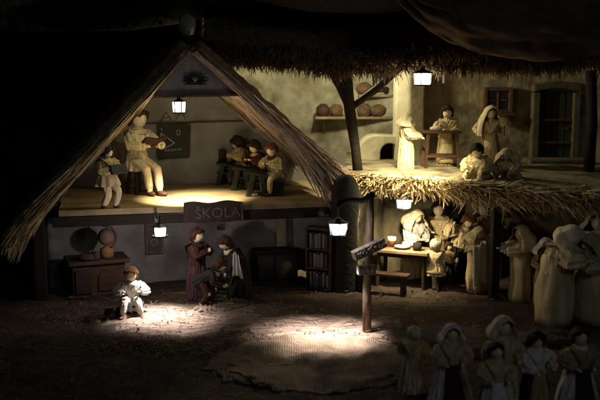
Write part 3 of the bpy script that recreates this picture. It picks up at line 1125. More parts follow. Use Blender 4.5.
o = bk.xform(PM[teacher.name]).build('book', 'brown_cloth', bevel=.002)
tag(o, 'open dark brown book in the arms of the seated teacher doll', 'book')

boy = doll('standing boy doll with bushy dark hair holding a black slate at the attic edge', Z(107, 209, FLOOR) + V((0, .02, 0)), R(58), .235, 'trousers', hip=(0, 0, .46),
           hands=[(-.09, -.20, .57), (.09, -.20, .57)], feet=[(-.06, .05, .02), (.06, -.08, .02)], top='husk', bottom='husk_pale', hair='hair_black', big_hair=1.2, sleeve=1.2, fat=1.35, legw=.9, group=G_SCH, nod=.1)
b = MB().box(V((0, -.235, .60)) * .235, (.075, .010, .034), Matrix.Rotation(-.3, 3, 'X'))
tag(b.xform(PM[boy.name]).build('slate', 'board', bevel=.001), 'black writing slate held by the standing boy doll', 'slate')

# blackboard
b = MB()
bc = (F(158, 123, ob), F(189, 125, ob), F(188, 156, ob), F(158, 158, ob))
bb = thing('blackboard', 'school blackboard with a chalk triangle on the attic wall', 'blackboard', bc[3], YAW)
MB().prism([p - EY * .012 for p in bc], -EY * .008).build('slate_panel', 'board', bb)
b = MB()
for i in range(4):
    b.beam(bc[i] - EY * .018, bc[(i + 1) % 4] - EY * .018, .010, .008, EY)
b.build('frame', 'wood_dark', bb)
b = MB()
f2 = lambda x, y: F(x, y, ob - .0215)


def line(b, pts, r=.0016):
    for a, c in zip(pts[:-1], pts[1:]):
        b.tube([a, c], [r, r], 5)


line(b, [f2(161, 133), f2(174.5, 143), f2(161.5, 150), f2(161, 133)])
line(b, [f2(177, 130.5), f2(180, 130), f2(180, 134.5), f2(177, 135), f2(177, 130.5)], .001)
line(b, [f2(160, 129), f2(162, 128), f2(162, 131)], .001)
for k in range(6):
    x = 165 + k * 3
    line(b, [f2(x, 151.5 - k * .3), f2(x + 1, 149.5 - k * .3), f2(x + 1.8, 151.5 - k * .3)], .0009)
b.build('chalk_drawing', 'chalk', bb)
# wooden compass / set square hung above
b = MB()
f3 = lambda x, y: F(x, y, ob - .012)
for a, c in (((160, 123), (166, 112)), ((166, 112), (172, 121)), ((162.5, 118), (169.5, 117)), ((175, 121), (181, 112)), ((181, 112), (186, 120))):
    b.beam(f3(*a), f3(*c), .0025, .004, EY)
tag(b.build('set_square', 'wood_dark'), 'thin wooden drawing set squares hung above the blackboard', 'set square')
b = MB().box(F(222, 155, ob - .02), (.028, .02, .05), Matrix.Rotation(YAW, 3, 'Z'))
b.box(F(222, 155, ob - .036), (.020, .006, .038), Matrix.Rotation(YAW, 3, 'Z'))
tag(b.build('wall_box', 'wood_dark', bevel=.002), 'small dark box on the attic wall behind the pupils', 'box')

# benches and desks with pupils
for i, (px, py, k) in enumerate(((219, 184, 0), (234, 189, 1), (249, 195, 2))):
    p = Z(px, py, FLOOR)
    nm = ('rearmost pupil desk nearest the blackboard wall', 'middle pupil desk of the classroom row', 'front pupil desk nearest the attic edge')[i]
    d = thing('school_desk', 'dark green ' + nm, 'desk', p, YAW + R(-14), 'school desks in the attic')
    MB().box((.035, 0, .088), (.085, .115, .010), Matrix.Rotation(.18, 3, 'Y')).build('desk_top', 'wood_green', d, world=False, bevel=.002)
    for sy in (-1, 1):
        b = MB()
        b.beam(V((.0, sy * .05, 0)), V((.022, sy * .05, .084)), .010, .022)
        b.beam(V((.07, sy * .05, 0)), V((.05, sy * .05, .08)), .010, .022)
        b.build('leg', 'wood_green', d, world=False, bevel=.002)
    MB().box((.03, 0, .052), (.07, .10, .006)).build('shelf', 'wood_green', d, world=False)
    # bench
    bq = thing('bench', ('dark bench behind the rearmost pupil desk', 'dark bench behind the middle pupil desk', 'dark bench under the curly pupil at the front desk')[i], 'bench', p + V((.115, .015, 0)), YAW + R(-14), 'pupil benches')
    MB().box((0, 0, .060), (.05, .12, .010)).build('seat', 'wood_green', bq, world=False, bevel=.002)
    for sy in (-1, 1):
        MB().box((0, sy * .048, .027), (.042, .010, .055)).build('leg', 'wood_green', bq, world=False, bevel=.002)
    lab = ('pupil doll with dark bob hair leaning on the rearmost desk', 'pupil doll with a brown cap of hair at the middle desk', 'pupil doll in reddish blouse with folded arms at the front desk')[i]
    doll(lab, p + V((.105, .01, 0)), R((-62, -50, -38)[i]), (.255, .25, .255)[i], 'trousers', hip=(0, 0, .33), lean=.22, turn=R((-10, 10, 10)[i]), nod=.2,
         hands=[(-.03, -.26, .50), (.08, -.25, .50)], feet=[(-.06, -.2, .03), (.07, -.23, .03)], top=('husk', 'red_cloth', 'husk')[i], bottom=('husk_dark', 'brown_cloth', 'husk_pale')[i],
         hair=('hair_brown', 'hair_brown', 'hair_ginger')[i], big_hair=(1.25, 1.15, 1.0)[i], collar=('husk_pale', 'husk', 'red_cloth')[i], sleeve=1.2, group=G_SCH)

# ---- sign under the attic floor
s0, s1, s2, s3 = F(184, 203, -.02), F(243, 201, -.02), F(244, 221, -.02), F(183.5, 223.5, -.02)
sg = thing('school_sign', 'dark wooden board lettered ŠKOLA hung below the attic floor', 'sign', s3, YAW)
top_ = [s0.lerp(s1, k / 12) + V((0, 0, .004 * math.sin(k * .9))) for k in range(13)]
bot_ = [s3.lerp(s2, k / 12) + V((0, 0, .002 * math.sin(k * 1.3))) for k in range(13)]
MB().prism(top_ + bot_[::-1], EY * .012).build('board', 'sign_wood', sg, bevel=.001)
MB().beam(F(241.5, 203, -.026), F(242.5, 220, -.026), .004, .008, EY).build('edge_strip', 'wood_post', sg)
fc = bpy.data.curves.new('lettering', 'FONT')
fc.body = 'ŠKOLA'
fc.size = .052
fc.extrude = .001
fc.offset = .0006
fc.space_character = 1.04
fc.materials.append(MT['letter'])
tmp = bpy.data.objects.new('lettering_curve', fc)
fo_ = bpy.data.objects.new('lettering', bpy.data.meshes.new_from_object(tmp))
bpy.data.objects.remove(tmp)
COL.objects.link(fo_)
fo_.parent = sg
base = F(195, 219, -.0225)
inv = PM[sg.name].inverted()
fo_.location = inv @ base
fo_.rotation_euler = (math.pi / 2, R(-1.5), 0)
b = MB().box(F(221, 227, .0), (.030, .008, .022), Matrix.Rotation(YAW, 3, 'Z'))
b.beam(F(221, 223.5, .0), F(221, 220, .0), .003, .003)
tag(b.build('small_plaque', 'iron', bevel=.001), 'small dark plaque hanging under the school sign', 'plaque')

# ---- school ground floor
cab_w = thing('picture_frame', 'small black framed round picture on the grey wall behind the lantern', 'picture', F(154, 253, ow - .02), YAW)
c = F(154, 235.5, ow - .026)
rz = Matrix.Rotation(YAW, 3, 'Z')
MB().box(c, (.052, .008, .125), rz).build('black_panel', 'iron', cab_w)
b = MB()
for sx in (-1, 1):
    b.box(c + EX * sx * .029 - EY * .003, (.008, .014, .134), rz)
for sz in (-1, 1):
    b.box(c + V((0, 0, sz * .063)) - EY * .003, (.048, .013, .008), rz)
b.build('frame', 'wood_post', cab_w)
b = MB()
for k in range(16):
    a0_, a1_ = k * math.pi / 8, (k + 1) * math.pi / 8
    b.tube([c - EY * .006 + EX * .013 * math.cos(a) + V((0, 0, .013 * math.sin(a) - .025)) for a in (a0_, a1_)], [.002, .002], 5)
b.build('ring', 'husk_dark', cab_w)
b = MB().beam(lb + V((0, 0, .045)), F(156, 218, .01), .005, .005)
b.beam(F(156, 213, -.012), F(156, 222, -.012), .012, .010)
tag(b.build('lantern_bracket', 'iron'), 'iron bracket that holds the small lantern below the attic floor', 'bracket')

# oven-like chest
cz = .182
p0 = Z(101, 315); p0 = F(100, 312, .0)
chest = thing('chest', 'dark brown carved chest with an arched panel against the school wall', 'chest', V((F(98, 290, .05).x, F(98, 290, .05).y, 0)), YAW + R(8))
MB().box((0, .015, .060), (.185, .115, .120)).build('carcass', 'wood_brown', chest, world=False, bevel=.004)
MB().box((.0, .008, .127), (.215, .145, .014)).build('top_board', 'wood_brown', chest, world=False, bevel=.004)
b = MB()
ar = [V((.03 + .034 * math.cos(math.pi * k / 12), -.0435, .066 + .034 * math.sin(math.pi * k / 12))) for k in range(13)]
b.prism([V((.064, -.0435, .02))] + ar + [V((-.004, -.0435, .02))], (0, -.005, 0))
b.build('arched_panel', 'wood_red', chest, world=False, bevel=.002)
MB().box((-.055, -.046, .058), (.055, .008, .085)).build('side_panel', 'wood_dark', chest, world=False, bevel=.002)
gb = Wt(chest, (.035, -.01, .134))
gl_ = thing('globe', 'brown globe in a ring stand on top of the carved chest', 'globe', gb)
MB().lathe([(.021, 0), (.024, .010), (.025, .028), (.023, .033), (.012, .035), (.009, .042), (.001, .043)], n=20, cap=True).build('clay_base', 'clay', gl_, world=False, smooth=True)
MB().ell((0, 0, .074), .031, nu=24, nv=16).build('ball', 'globe', gl_, world=False, smooth=True)
b = MB()
rg = [V((.039 * math.sin(a) * .95, .039 * math.sin(a) * -.3, .074 + .039 * math.cos(a))) for a in [R(-20 + k * 11) for k in range(20)]]
b.tube(rg, [.0022] * 20, 6)
b.tube([V((0, 0, .106)), V((0, 0, .122))], [.002, .001], 6)
b.build('ring', 'wood_red', gl_, world=False, smooth=True)
b = MB()
q0 = Wt(chest, (-.035, -.045, .134))
b.ell(q0 + V((0, 0, .012)), (.034, .020, .013), Matrix.Rotation(.3, 3, 'Z'), 16, 10, jit=.2, seed=1)
b.ell(q0 + V((.026, .004, .016)), (.014, .014, .016), None, 12, 8, jit=.2, seed=2)
tag(b.build('cloth_bundle', 'purple_cloth', smooth=True), 'small pinkish cloth bundle lying on the chest by the globe', 'bundle')
sitb = Z(131, 317)
sitter = doll('ginger haired doll in white sitting on the lit ground before the chest', sitb + V((0, .02, 0)), R(10), .235, 'trousers', hip=(0, .06, .20), lean=.12, turn=R(4), nod=.12, hands=[(-.11, -.16, .37), (.11, -.16, .37)],
              feet=[(-.13, -.20, .03), (.13, -.20, .03)], top='husk_white', bottom='husk_white', hair='hair_ginger', collar='husk_white', sleeve=1.15, shoes='shoe', sash='brown_cloth')
o = thing('footstool', 'low brown wooden footstool under the ginger haired doll', 'stool', Wt(sitter, (0, .07 * .25, 0)), R(10))
MB().box((0, 0, .030), (.075, .055, .008)).build('seat', 'wood_brown', o, world=False, bevel=.002)
for sx in (-1, 1):
    for sy in (-1, 1):
        MB().tube([V((sx * .032, sy * .022, -.004)), V((sx * .028, sy * .018, .028))], [.005, .006], 7).build('leg', 'wood_brown', o, world=False)
o = thing('toy_wagon', 'dark little wheeled toy on the ground beside the seated white doll', 'toy', Z(113, 318) + V((0, .0, .004)), R(20))
MB().box((0, 0, .020), (.05, .028, .012)).build('box', 'wood_black', o, world=False, bevel=.001)
for sx in (-1, 1):
    for sy in (-1, 1):
        MB().tube([V((sx * .017, sy * .016, .009)), V((sx * .017, sy * .021, .009))], [.009, .009], 12).build('wheel', 'wood_black', o, world=False)
MB().tube([V((.025, 0, .015)), V((.06, -.006, .003))], [.002, .002], 6).build('handle', 'wood_black', o, world=False)

mb_ = Z(197, 300)
doll('doll in dark plum dress and brown jacket standing below the school sign', mb_ + V((0, .02, 0)), R(62), .255, 'skirt', top='brown_cloth', bottom='purple_cloth', hair='hair_brown', hands=[(-.02, -.20, .68), (.04, -.18, .70)], skirt_r=.16, nod=.1, sleeve=1.15, fat=1.15)
cb = Z(205, 306)
doll('child doll with red stockings bending over beside the plum dressed doll', cb, R(75), .22, 'trousers', hip=(0, .03, .42), lean=.95, hands=[(-.10, -.34, .36), (.08, -.32, .34)], feet=[(-.06, .06, .02), (.05, -.06, .02)], top='black_cloth', bottom='brown_cloth', hair='hair_brown', collar='husk_pale', nod=-.4, turn=R(15), shoes='red_cloth')
cb2 = Z(240, 298)
doll('doll in black with pale hanging sleeves stooping at the right of the quarrelling group', cb2 + V((0, 0, 0)), R(-60), .25, 'skirt', lean=.62, hands=[(-.08, -.30, .38), (.10, -.26, .40)], top='black_cloth', bottom='black_cloth', hair='hair_brown', collar='husk_pale', skirt_r=.20, nod=.0, sleeve=1.2, apron=None, veil=None)
b = MB()
q = P(236, 262, 2.80)
b.sheet(lambda u, v: q + V(((u - .5) * (.018 + .016 * v) + .006 * v, -.006 * math.sin(u * 14 + v * 2), .028 - .080 * v + .006 * math.sin(u * 5))), 20, 10)
tag(b.build('white_towel', 'husk_white', smooth=True, solid=.003), 'pale towel hanging from the stooping black dressed doll', 'towel')

# dark low chest, bookshelf, paper
dk = thing('low_cupboard', 'dark low cupboard against the ground floor wall of the school', 'cupboard', V((F(273, 270, .12).x, F(273, 270, .12).y, 0)), YAW)
MB().box((0, 0, .055), (.135, .075, .11)).build('carcass', 'wood_black', dk, world=False, bevel=.003)
MB().box((0, -.003, .116), (.150, .088, .010)).build('top_board', 'wood_black', dk, world=False, bevel=.002)
for sx in (-1, 1):
    dd = MB().box((sx * .034, -.040, .055), (.060, .006, .09)).build('door', 'wood_dark', dk, world=False, bevel=.002)
    MB().ell((sx * .010, -.046, .058), .004).build('knob', 'iron', dd, world=False)
b = MB()
q = Z(302, 277)
q = P(302, 277, 2.93); 
b.sheet(lambda u, v: q + V(((u - .5) * .030, .014 * v, .0 + .020 * v + .003 * math.sin(u * 5))), 6, 4)
tag(b.build('yellow_paper', 'paper', smooth=True, solid=.001), 'small yellow sheet of paper leaning at the foot of the bookshelf', 'paper')

sp = P(321, 288, 2.98); sp.z = 0
bs = thing('bookshelf', 'dark bookshelf with grey and brown books beside the stone pillar', 'bookshelf', sp, R(-24))
W_, D_, HH = .092, .06, .235
b = MB()
for sx in (-1, 1):
    b.box((sx * W_ / 2, 0, HH / 2), (.008, D_, HH))
b.box((0, D_ / 2 - .003, HH / 2), (W_ - .008, .006, HH))
b.build('carcass', 'wood_dark', bs, world=False, bevel=.001)
for zz in (.012, .085, .155, .230):
    MB().box((0, -.002, zz), (W_ - .009, D_ - .008, .007)).build('shelf', 'wood_dark', bs, world=False)
desc = {'book_a': 'brown', 'book_b': 'grey', 'book_c': 'tan'}
rows_ = {.155: 'top', .085: 'middle', .012: 'lowest'}
for zz in (.155, .085, .012):
    x = -W_ / 2 + .010
    k = 0
    while x < W_ / 2 - .014:
        w = rnd.uniform(.009, .014)
        h = rnd.uniform(.042, .056)
        m = ('book_a', 'book_b', 'book_c', 'book_b')[(k + int(zz * 100)) % 4]
        b = MB().box((x + w / 2, -.008, zz + .0045 + h / 2), (w - .0015, .036, h)).xform(PM[bs.name])
        tag(b.build('book', m, bevel=.001), '%s book standing on the %s board of the bookshelf' % (desc[m], rows_[zz]), 'book', 'books on the bookshelf')
        x += w + (.004 if rnd.random() < .2 else 0)
        k += 1

# ---- signpost in the middle
Ys = 2.444
sb = Z(367, 333)
post = thing('signpost', 'weathered wooden lamp post with a lantern arm in the lit middle ground', 'signpost', sb)
b = MB().tube([sb - V((0, 0, .01)), P(367, 290, Ys), P(370, 240, Ys), P(370.5, 196, Ys)], [.0135, .0125, .012, .011], 9, pleat=.08, pk=3)
b.build('post', 'wood_post', post, smooth=True)
b = MB().tube([P(374, 194, Ys - .02), P(362, 201, Ys - .004), P(350, 200, Ys - .02), P(338, 203, 2.392), P(337.5, 207, 2.39)], [.010, .009, .008, .008, .006], 8, pleat=.1, pk=3)
b.build('arm', 'wood_black', post, smooth=True)
b = MB().tube([P(347, 203, Ys), P(355, 210, Ys), P(361, 220, Ys), P(364, 232, Ys), P(369, 236, Ys)], [.0014] * 5, 6)
b.build('wire_stay', 'iron', post, smooth=True)


def plank(c0, c1, hgt, dep, m, seed, pieces, lab):
    """a rough split log sign, its cut end and front face marked with white paint"""
    c0, c1 = V(c0), V(c1)
    d = (c1 - c0).normalized()
    n = 8
    b = MB()
    vs = [c0.lerp(c1, k / n) for k in range(n + 1)]
    b.beam(c0, c1, dep * 2, hgt * 2)
    t = thing('sign_plank', lab, 'sign', (c0 + c1) / 2)
    b.build('plank', m, t, bevel=.002)
    b = MB()
    r2 = random.Random(seed)
    up = V((0, 0, 1))
    fr = d.cross(up).normalized()
    if fr.y > 0: fr = -fr
    for k in range(pieces):
        tt = .05 + .9 * k / pieces
        pc_ = c0.lerp(c1, tt) + fr * (dep * 1.03) + up * r2.uniform(-.2, .2) * hgt
        for q_ in range(2):
            a = pc_ + d * r2.uniform(-.006, .006) + up * r2.uniform(-.5, .3) * hgt
            e = a + d * r2.uniform(-.005, .008) + up * r2.uniform(.2, .6) * hgt
            b.tube([a, (a + e) / 2 - fr * -.001 * 0 + fr * .001, e], [.0011, .0013, .0009], 5)
    b.build('white_marks', 'letter2', t)
    MB().beam(c0 - d * .0015, c0 + d * .0005, dep * 1.8, hgt * 1.8).build('cut_end', 'chalk', t, bevel=.001)
    return t


plank(P(354, 256, Ys - .05), P(384, 242, Ys - .015), .014, .013, 'plank_wood', 4, 9, 'long slanted plank sign with white paint marks on the lamp post')
plank(P(358, 270.5, Ys - .035), P(375, 269, Ys - .025), .0135, .012, 'plank_wood', 5, 6, 'short stubby plank sign with a pale end below the long slanted sign')

# ---- farmhouse terrace
# shelves and loaves
def shelf(px0, px1, py, Y, label):
    a, c = P(px0, py, Y), P(px1, py, Y)
    t = thing('wall_shelf', label, 'shelf', (a + c) / 2, 0, 'bread shelves on the curved wall')
    MB().beam(a, c, .11, .012).build('board', 'wood_table', t, bevel=.002)
    for k in (.12, .88):
        q = a.lerp(c, k)
        MB().prism([q + V((-.004, -.04, -.006)), q + V((-.004, .05, -.006)), q + V((-.004, .05, -.07))], (.008, 0, 0)).build('bracket', 'wood_table', t)
    return a, c


a, c = shelf(315, 391, 117.5, 4.02, 'long lower wooden shelf carrying four loaves on the lit curved wall')
for i, (px, lab) in enumerate(((323, 'darkest round loaf at the left end of the lower shelf'), (336, 'tan round loaf beside the darkest one on the lower shelf'),
                               (364, 'tall round loaf right of the forked post on the lower shelf'), (378, 'wide flattened loaf at the pillar end of the lower shelf'))):
    q = P(px, 117.5, 4.00)
    b = MB().ell(q + V((0, 0, .034)), ((.034, .033, .036, .042)[i], .034, (.032, .030, .034, .029)[i]), None, 18, 12, jit=.12, seed=i)
    o = b.build('bread_loaf', 'wood_brown' if i == 0 else 'bread', smooth=True)
    tag(o, lab, 'bread', 'loaves on the farmhouse shelves')
shelf(358, 391, 95.5, 4.02, 'short upper wooden shelf with one loaf below the eave')
b = MB().ell(P(364, 95, 4.0) + V((0, 0, .030)), (.040, .034, .030), None, 18, 12, jit=.12, seed=9)
tag(b.build('bread_loaf', 'bread', smooth=True), 'single brown loaf on the short upper shelf', 'bread', 'loaves on the farmhouse shelves')
o = thing('black_frame', 'small dark picture standing on the short upper shelf', 'picture', P(379, 95, 3.99))
c = P(378, 84, 4.0)
MB().box(c, (.036, .006, .06)).build('picture', 'plaster_dim', o)
b = MB()
for sx in (-1, 1):
    b.box(c + V((sx * .022, -.002, 0)), (.008, .012, .076))
    b.box(c + V((0, -.002, sx * .034)), (.036, .011, .008))
b.build('frame', 'wood_black', o)
b = MB().lathe([(.014, 0), (.020, .01), (.020, .03), (.010, .042), (.012, .05)], P(387, 95, 4.0) + V((.0, 0, .003)), 16)
tag(b.build('jug', 'wood_black', smooth=True, solid=.002), 'little black jug at the pillar end of the upper shelf', 'jug')

# bread oven
ov = P(377, 166, 3.66); ov.z = TZ
oven = thing('bread_oven', 'whitewashed domed bread oven with a dark mouth by the pillar', 'oven', ov)
b = MB()
pr = []
W2 = .082
n = 14
outer = [V((-W2, 0, 0)), V((-W2, 0, .05))] + [V((-W2 * math.cos(math.pi * k / n * .5) + .0, 0, .05 + .075 * math.sin(math.pi * k / n * .5))) for k in range(1, n + 1)] + [V((W2 * 1.3, 0, .120)), V((W2 * 1.3, 0, 0))]
mouth = [V((.098, 0, 0))] + [V((.056 + .042 * math.cos(R(k * 9)), 0, .045 + .045 * math.sin(R(k * 9)))) for k in range(0, 21)] + [V((.014, 0, 0))]
b.prism([p + ov for p in outer + mouth], (0, .20, 0))
b.build('dome', 'plaster_light', oven, bevel=.006)
b = MB().box(ov + V((.056, .10, .05)), (.09, .01, .10))
b.build('mouth', 'wood_black', oven)
b = MB().ell(ov + V((-.005, -.02, .004)), (.09, .04, .012), None, 20, 8)
b.build('hearth', 'plaster_light', oven, smooth=True)

# terrace table
tp = P(440, 169, 3.36); tp.z = TZ
tt = thing('trestle_table', 'tall narrow brown table with crossbars on the terrace', 'table', tp, R(4))
hz = .158
MB().box((0, 0, hz), (.150, .085, .010)).build('table_top', 'wood_red', tt, world=False, bevel=.002)
for sx in (-1, 1):
    for sy in (-1, 1):
        MB().beam(V((sx * .068, sy * .032, 0)), V((sx * .058, sy * .030, hz - .005)), .010, .012).build('leg', 'wood_red', tt, world=False, bevel=.001)
for sy in (-1, 1):
    MB().beam(V((-.064, sy * .033, .062)), V((.064, sy * .033, .062)), .007, .011).build('crossbar', 'wood_red', tt, world=False)
b = MB().ell(Wt(tt, (-.02, .0, hz + .013)), (.026, .018, .010), None, 14, 8, jit=.15)
tag(b.build('dough', 'husk_white', smooth=True), 'pale lump of dough on the terrace table', 'dough')

G_T = 'corn husk dolls on the farmhouse terrace'
p = P(406, 170, 3.30); p.z = TZ
doll('pale kerchiefed woman doll in a long skirt at the left end of the terrace table', p, R(72), .240, 'skirt', top='husk_pale', bottom='husk_pale', hair=None, veil='husk_pale', veil_len=.12, hands=[(-.05, -.22, .60), (.06, -.25, .57)], skirt_r=.15, sleeve=1.25, group=G_T, fat=1.1)
p = P(446, 163, 3.46); p.z = TZ
doll('black haired doll kneading behind the terrace table', p, R(-6), .262, 'skirt', top='husk', bottom='husk_dark', hair='hair_black', hands=[(-.07, -.20, .62), (.08, -.20, .62)], skirt_r=.16, sleeve=1.3, apron='husk', group=G_T, nod=.15, fat=1.1, big_hair=1.05)
p = P(489, 166, 3.40); p.z = TZ
v_ = doll('woman doll with a long white veil raising one hand below the small window', p, R(-8), .262, 'skirt', top='husk', bottom='husk_dark', hair='hair_brown', veil='husk_pale', veil_len=.34, hands=[(-.15, -.13, .56), (.13, -.08, .82)], skirt_r=.17, sleeve=1.3, apron='husk', group=G_T, turn=R(15), nod=.1)
p = P(477, 190, 3.05); p.z = TZ - .004
doll('dark haired doll in a bulky husk coat seated at the terrace edge', p, R(-25), .25, 'trousers', hip=(0, .06, .09), lean=.30, hands=[(-.10, -.25, .16), (.13, -.25, .20)], feet=[(-.14, -.30, .03), (.10, -.34, .03)], top='husk', bottom='husk', hair='hair_black', sleeve=1.6, fat=1.5, group=G_T, nod=.3)
p = P(508, 187, 3.06); p.z = TZ - .004
doll('hooded doll huddled at the terrace edge beside the dark haired one', p, R(-35), .235, 'trousers', hip=(0, .06, .08), lean=.40, hands=[(-.12, -.24, .15), (.12, -.26, .14)], feet=[(-.16, -.26, .03), (.12, -.30, .03)], top='husk', bottom='husk_dark', hair=None, veil='husk', veil_len=.14, sleeve=1.5, fat=1.4, group=G_T, nod=.35)
b = MB()
r0, r1, r2_, r3 = [V((q.x, q.y, TZ)) for q in (Z(362, 179.5, TZ), Z(468, 183, TZ), Z(462, 170.5, TZ), Z(372, 170, TZ))]
b.sheet(lambda u, v: r0.lerp(r1, u).lerp(r3.lerp(r2_, u), v) + V((0, 0, .010 + sag(r0.lerp(r1, u).x) + .004 * fbm(u * 5, v * 2, 2, 3))), 50, 14)
tag(b.build('rag_rug', 'rug', smooth=True, solid=.005), 'pale pinkish woven rug lit by the lantern on the terrace', 'rug')

# ---- lower farmhouse room
tp = P(404, 268, 3.05); tp.z = 0
lt_ = thing('dining_table', 'pale topped wooden table laid under the lower room lantern', 'table', tp, R(-24))
hz = .135
MB().box((0, 0, hz), (.21, .12, .012)).build('table_top', 'wood_table', lt_, world=False, bevel=.002)
for sx in (-1, 1):
    for sy in (-1, 1):
        MB().beam(V((sx * .09, sy * .045, 0)), V((sx * .085, sy * .042, hz - .006)), .012, .012).build('leg', 'wood_dark', lt_, world=False, bevel=.001)
MB().box((0, 0, hz - .014), (.18, .09, .015)).build('apron_rail', 'wood_dark', lt_, world=False)
bp = P(382, 284, 2.93); bp.z = 0
be = thing('long_bench', 'long dark bench in front of the laid table', 'bench', bp, R(-24))
MB().box((0, 0, .072), (.20, .05, .010)).build('seat', 'wood_brown', be, world=False, bevel=.002)
for sx in (-1, 1):
    MB().box((sx * .08, 0, .034), (.012, .042, .068)).build('leg', 'wood_dark', be, world=False, bevel=.002)
hz += .006
q = Wt(lt_, (-.055, .015, hz))
cup = thing('mug', 'brown banded wooden mug at the left end of the laid table', 'mug', q)
MB().lathe([(.001, .002), (.015, .002), (.016, .034), (.0165, .036), (.013, .036), (.012, .008)], n=20).build('body', 'clay', cup, world=False, smooth=True)
MB().lathe([(.0168, .024), (.0175, .026), (.0175, .037), (.0165, .038), (.001, .0385)], n=20).build('rim', 'ceramic', cup, world=False, smooth=True)
q = Wt(lt_, (-.005, -.01, hz))
b = MB().lathe([(.001, .001), (.014, .001), (.026, .006), (.030, .012), (.024, .009), (.001, .006)], q, 22)
tag(b.build('bowl', 'ceramic', smooth=True), 'shallow pale dish in the middle of the laid table', 'dish')
q = Wt(lt_, (.055, -.02, hz))
b = MB().lathe([(.001, .001), (.014, .001), (.017, .012), (.016, .028), (.013, .028), (.012, .006)], q, 18)
tag(b.build('pot', 'wood_black', smooth=True), 'little black pot at the right end of the laid table', 'pot')
b = MB().ell(Wt(lt_, (.01, .035, hz + .012)), (.030, .018, .014), None, 16, 10, jit=.2)
tag(b.build('bread_lump', 'husk_white', smooth=True), 'white loaf on the laid table in front of the brightly lit doll', 'bread')

G_L = 'corn husk dolls in the lower farmhouse room'
p = P(411, 268, 3.17); p.z = 0
doll('brightly lit kerchiefed doll behind the laid table', p, R(38), .28, 'skirt', top='husk_white', bottom='husk_pale', hair=None, veil='husk_pale', veil_len=.14, hands=[(-.06, -.22, .58), (.08, -.22, .56)], skirt_r=.15, sleeve=1.3, group=G_L, nod=.25, lean=.15, fat=1.1)
sp = P(435, 287, 2.98); sp.z = 0
o = thing('stool', 'small stool with a pale seat under the child by the laid table', 'stool', sp, R(10))
MB().lathe([(.034, .064), (.036, .070), (.034, .076), (.001, .077)], n=20, cap=True).build('seat', 'wood_table', o, world=False, smooth=False)
for a in (30, 150, 270):
    d = V((math.cos(R(a)), math.sin(R(a)), 0))
    MB().tube([d * .034, d * .022 + V((0, 0, .066))], [.005, .006], 7).build('leg', 'wood_dark', o, world=False)
doll('child doll in pale bonnet on the small stool with its back to us', sp, R(150), .215, 'skirt', hip=(0, 0, .40), skirt_h=.26, skirt_r=.17, top='husk', bottom='husk', hair='husk_pale', hands=[(-.10, -.2, .55), (.10, -.2, .55)], group=G_L, fat=1.1)
p = P(437, 276, 3.26); p.z = 0
doll('dim black haired doll standing against the back wall of the lower room', p, R(-5), .29, 'skirt', top='husk', bottom='husk_dark', hair='hair_black', hands=[(-.09, -.18, .60), (.09, -.18, .60)], skirt_r=.15, sleeve=1.6, group=G_L, fat=1.35)
p = P(458, 279, 3.14); p.z = 0
doll('lively doll with a flapping collar and raised arms before the back wall', p, R(20), .27, 'skirt', top='husk', bottom='black_cloth', hair='hair_ginger', hands=[(-.16, -.12, .84), (.20, -.10, .76)], skirt_r=.15, sleeve=1.6, collar='husk_pale', side=.25, group=G_L, nod=.4, lean=.15, fat=1.2)
p = P(448, 282, 3.06); p.z = 0
doll('little brown haired child doll standing between the stool and the sheet', p, R(30), .165, 'skirt', top='husk_dark', bottom='black_cloth', hair='hair_brown', skirt_r=.17, group=G_L)
p = P(476, 287, 2.96); p.z = 0
cw = doll('doll holding up a long pale sheet beside the dark terrace post', p, R(30), .245, 'skirt', top='husk', bottom='husk', hair=None, veil='husk', veil_len=.12, hands=[(-.16, -.18, .72), (.10, -.20, .74)], skirt_r=.16, robe=True, group=G_L, nod=.2)
b = MB()
b.sheet(lambda u, v: V((-.070 + .120 * u + .012 * (u - .5) * v, -.054 - .006 * math.sin(u * 30 + v) - .009 * v * math.sin(u * 13 + 1) - .006 * v, .182 - .140 * v + .010 * math.sin(u * 3.1) * (1 - v) - .005 * math.sin(u * 11))), 60, 16)
b.xform(PM[cw.name])
tag(b.build('hanging_sheet', 'husk_pale', smooth=True, solid=.002), 'long pleated pale sheet held up by the doll near the dark post', 'sheet')
p = P(489, 272, 3.20); p.z = 0
doll('half hidden white capped doll leaning behind the dark terrace post', p, R(-40), .30, 'skirt', top='husk_dark', bottom='husk_dark', hair=None, veil='husk_white', veil_len=.10, side=-.25, skirt_r=.15, group=G_L)

# ---- women at the right
G_R = 'tall robed corn husk women at the right'
p = Z(520, 300)
doll('robed woman doll reaching out to the left beside the dark post', p, R(-72), .265, 'skirt', top='husk_robe', bottom='husk_robe', hair='hair_black', veil='husk', veil_len=.20, hands=[(-.07, -.30, .70), (.05, -.30, .68)], skirt_r=.165, robe=True, fat=1.35, sleeve=1.4, group=G_R, nod=.1)
p = Z(554, 322)
doll('large robed woman doll embracing her neighbour, arms stretched right', p, R(58), .325, 'skirt', top='husk_robe', bottom='husk_robe', hair='hair_black', veil='husk_pale', veil_len=.13, veil_fl=.6, hands=[(-.12, -.33, .66), (.10, -.32, .72)], lean=.26, skirt_r=.205, robe=True, fat=1.6, sleeve=1.6, group=G_R, nod=.35)
p = Z(591, 321)
doll('large robed woman doll bending left into the embrace at the frame edge', p + V((.0, .0, 0)), R(-50), .30, 'skirt', top='husk_robe', bottom='husk_robe', hair='hair_black', veil='husk', veil_len=.13, veil_fl=.6, hands=[(-.12, -.29, .62), (.06, -.31, .64)], lean=.24, skirt_r=.20, robe=True, fat=1.5, sleeve=1.5, group=G_R, nod=.3)
p = Z(601, 312)
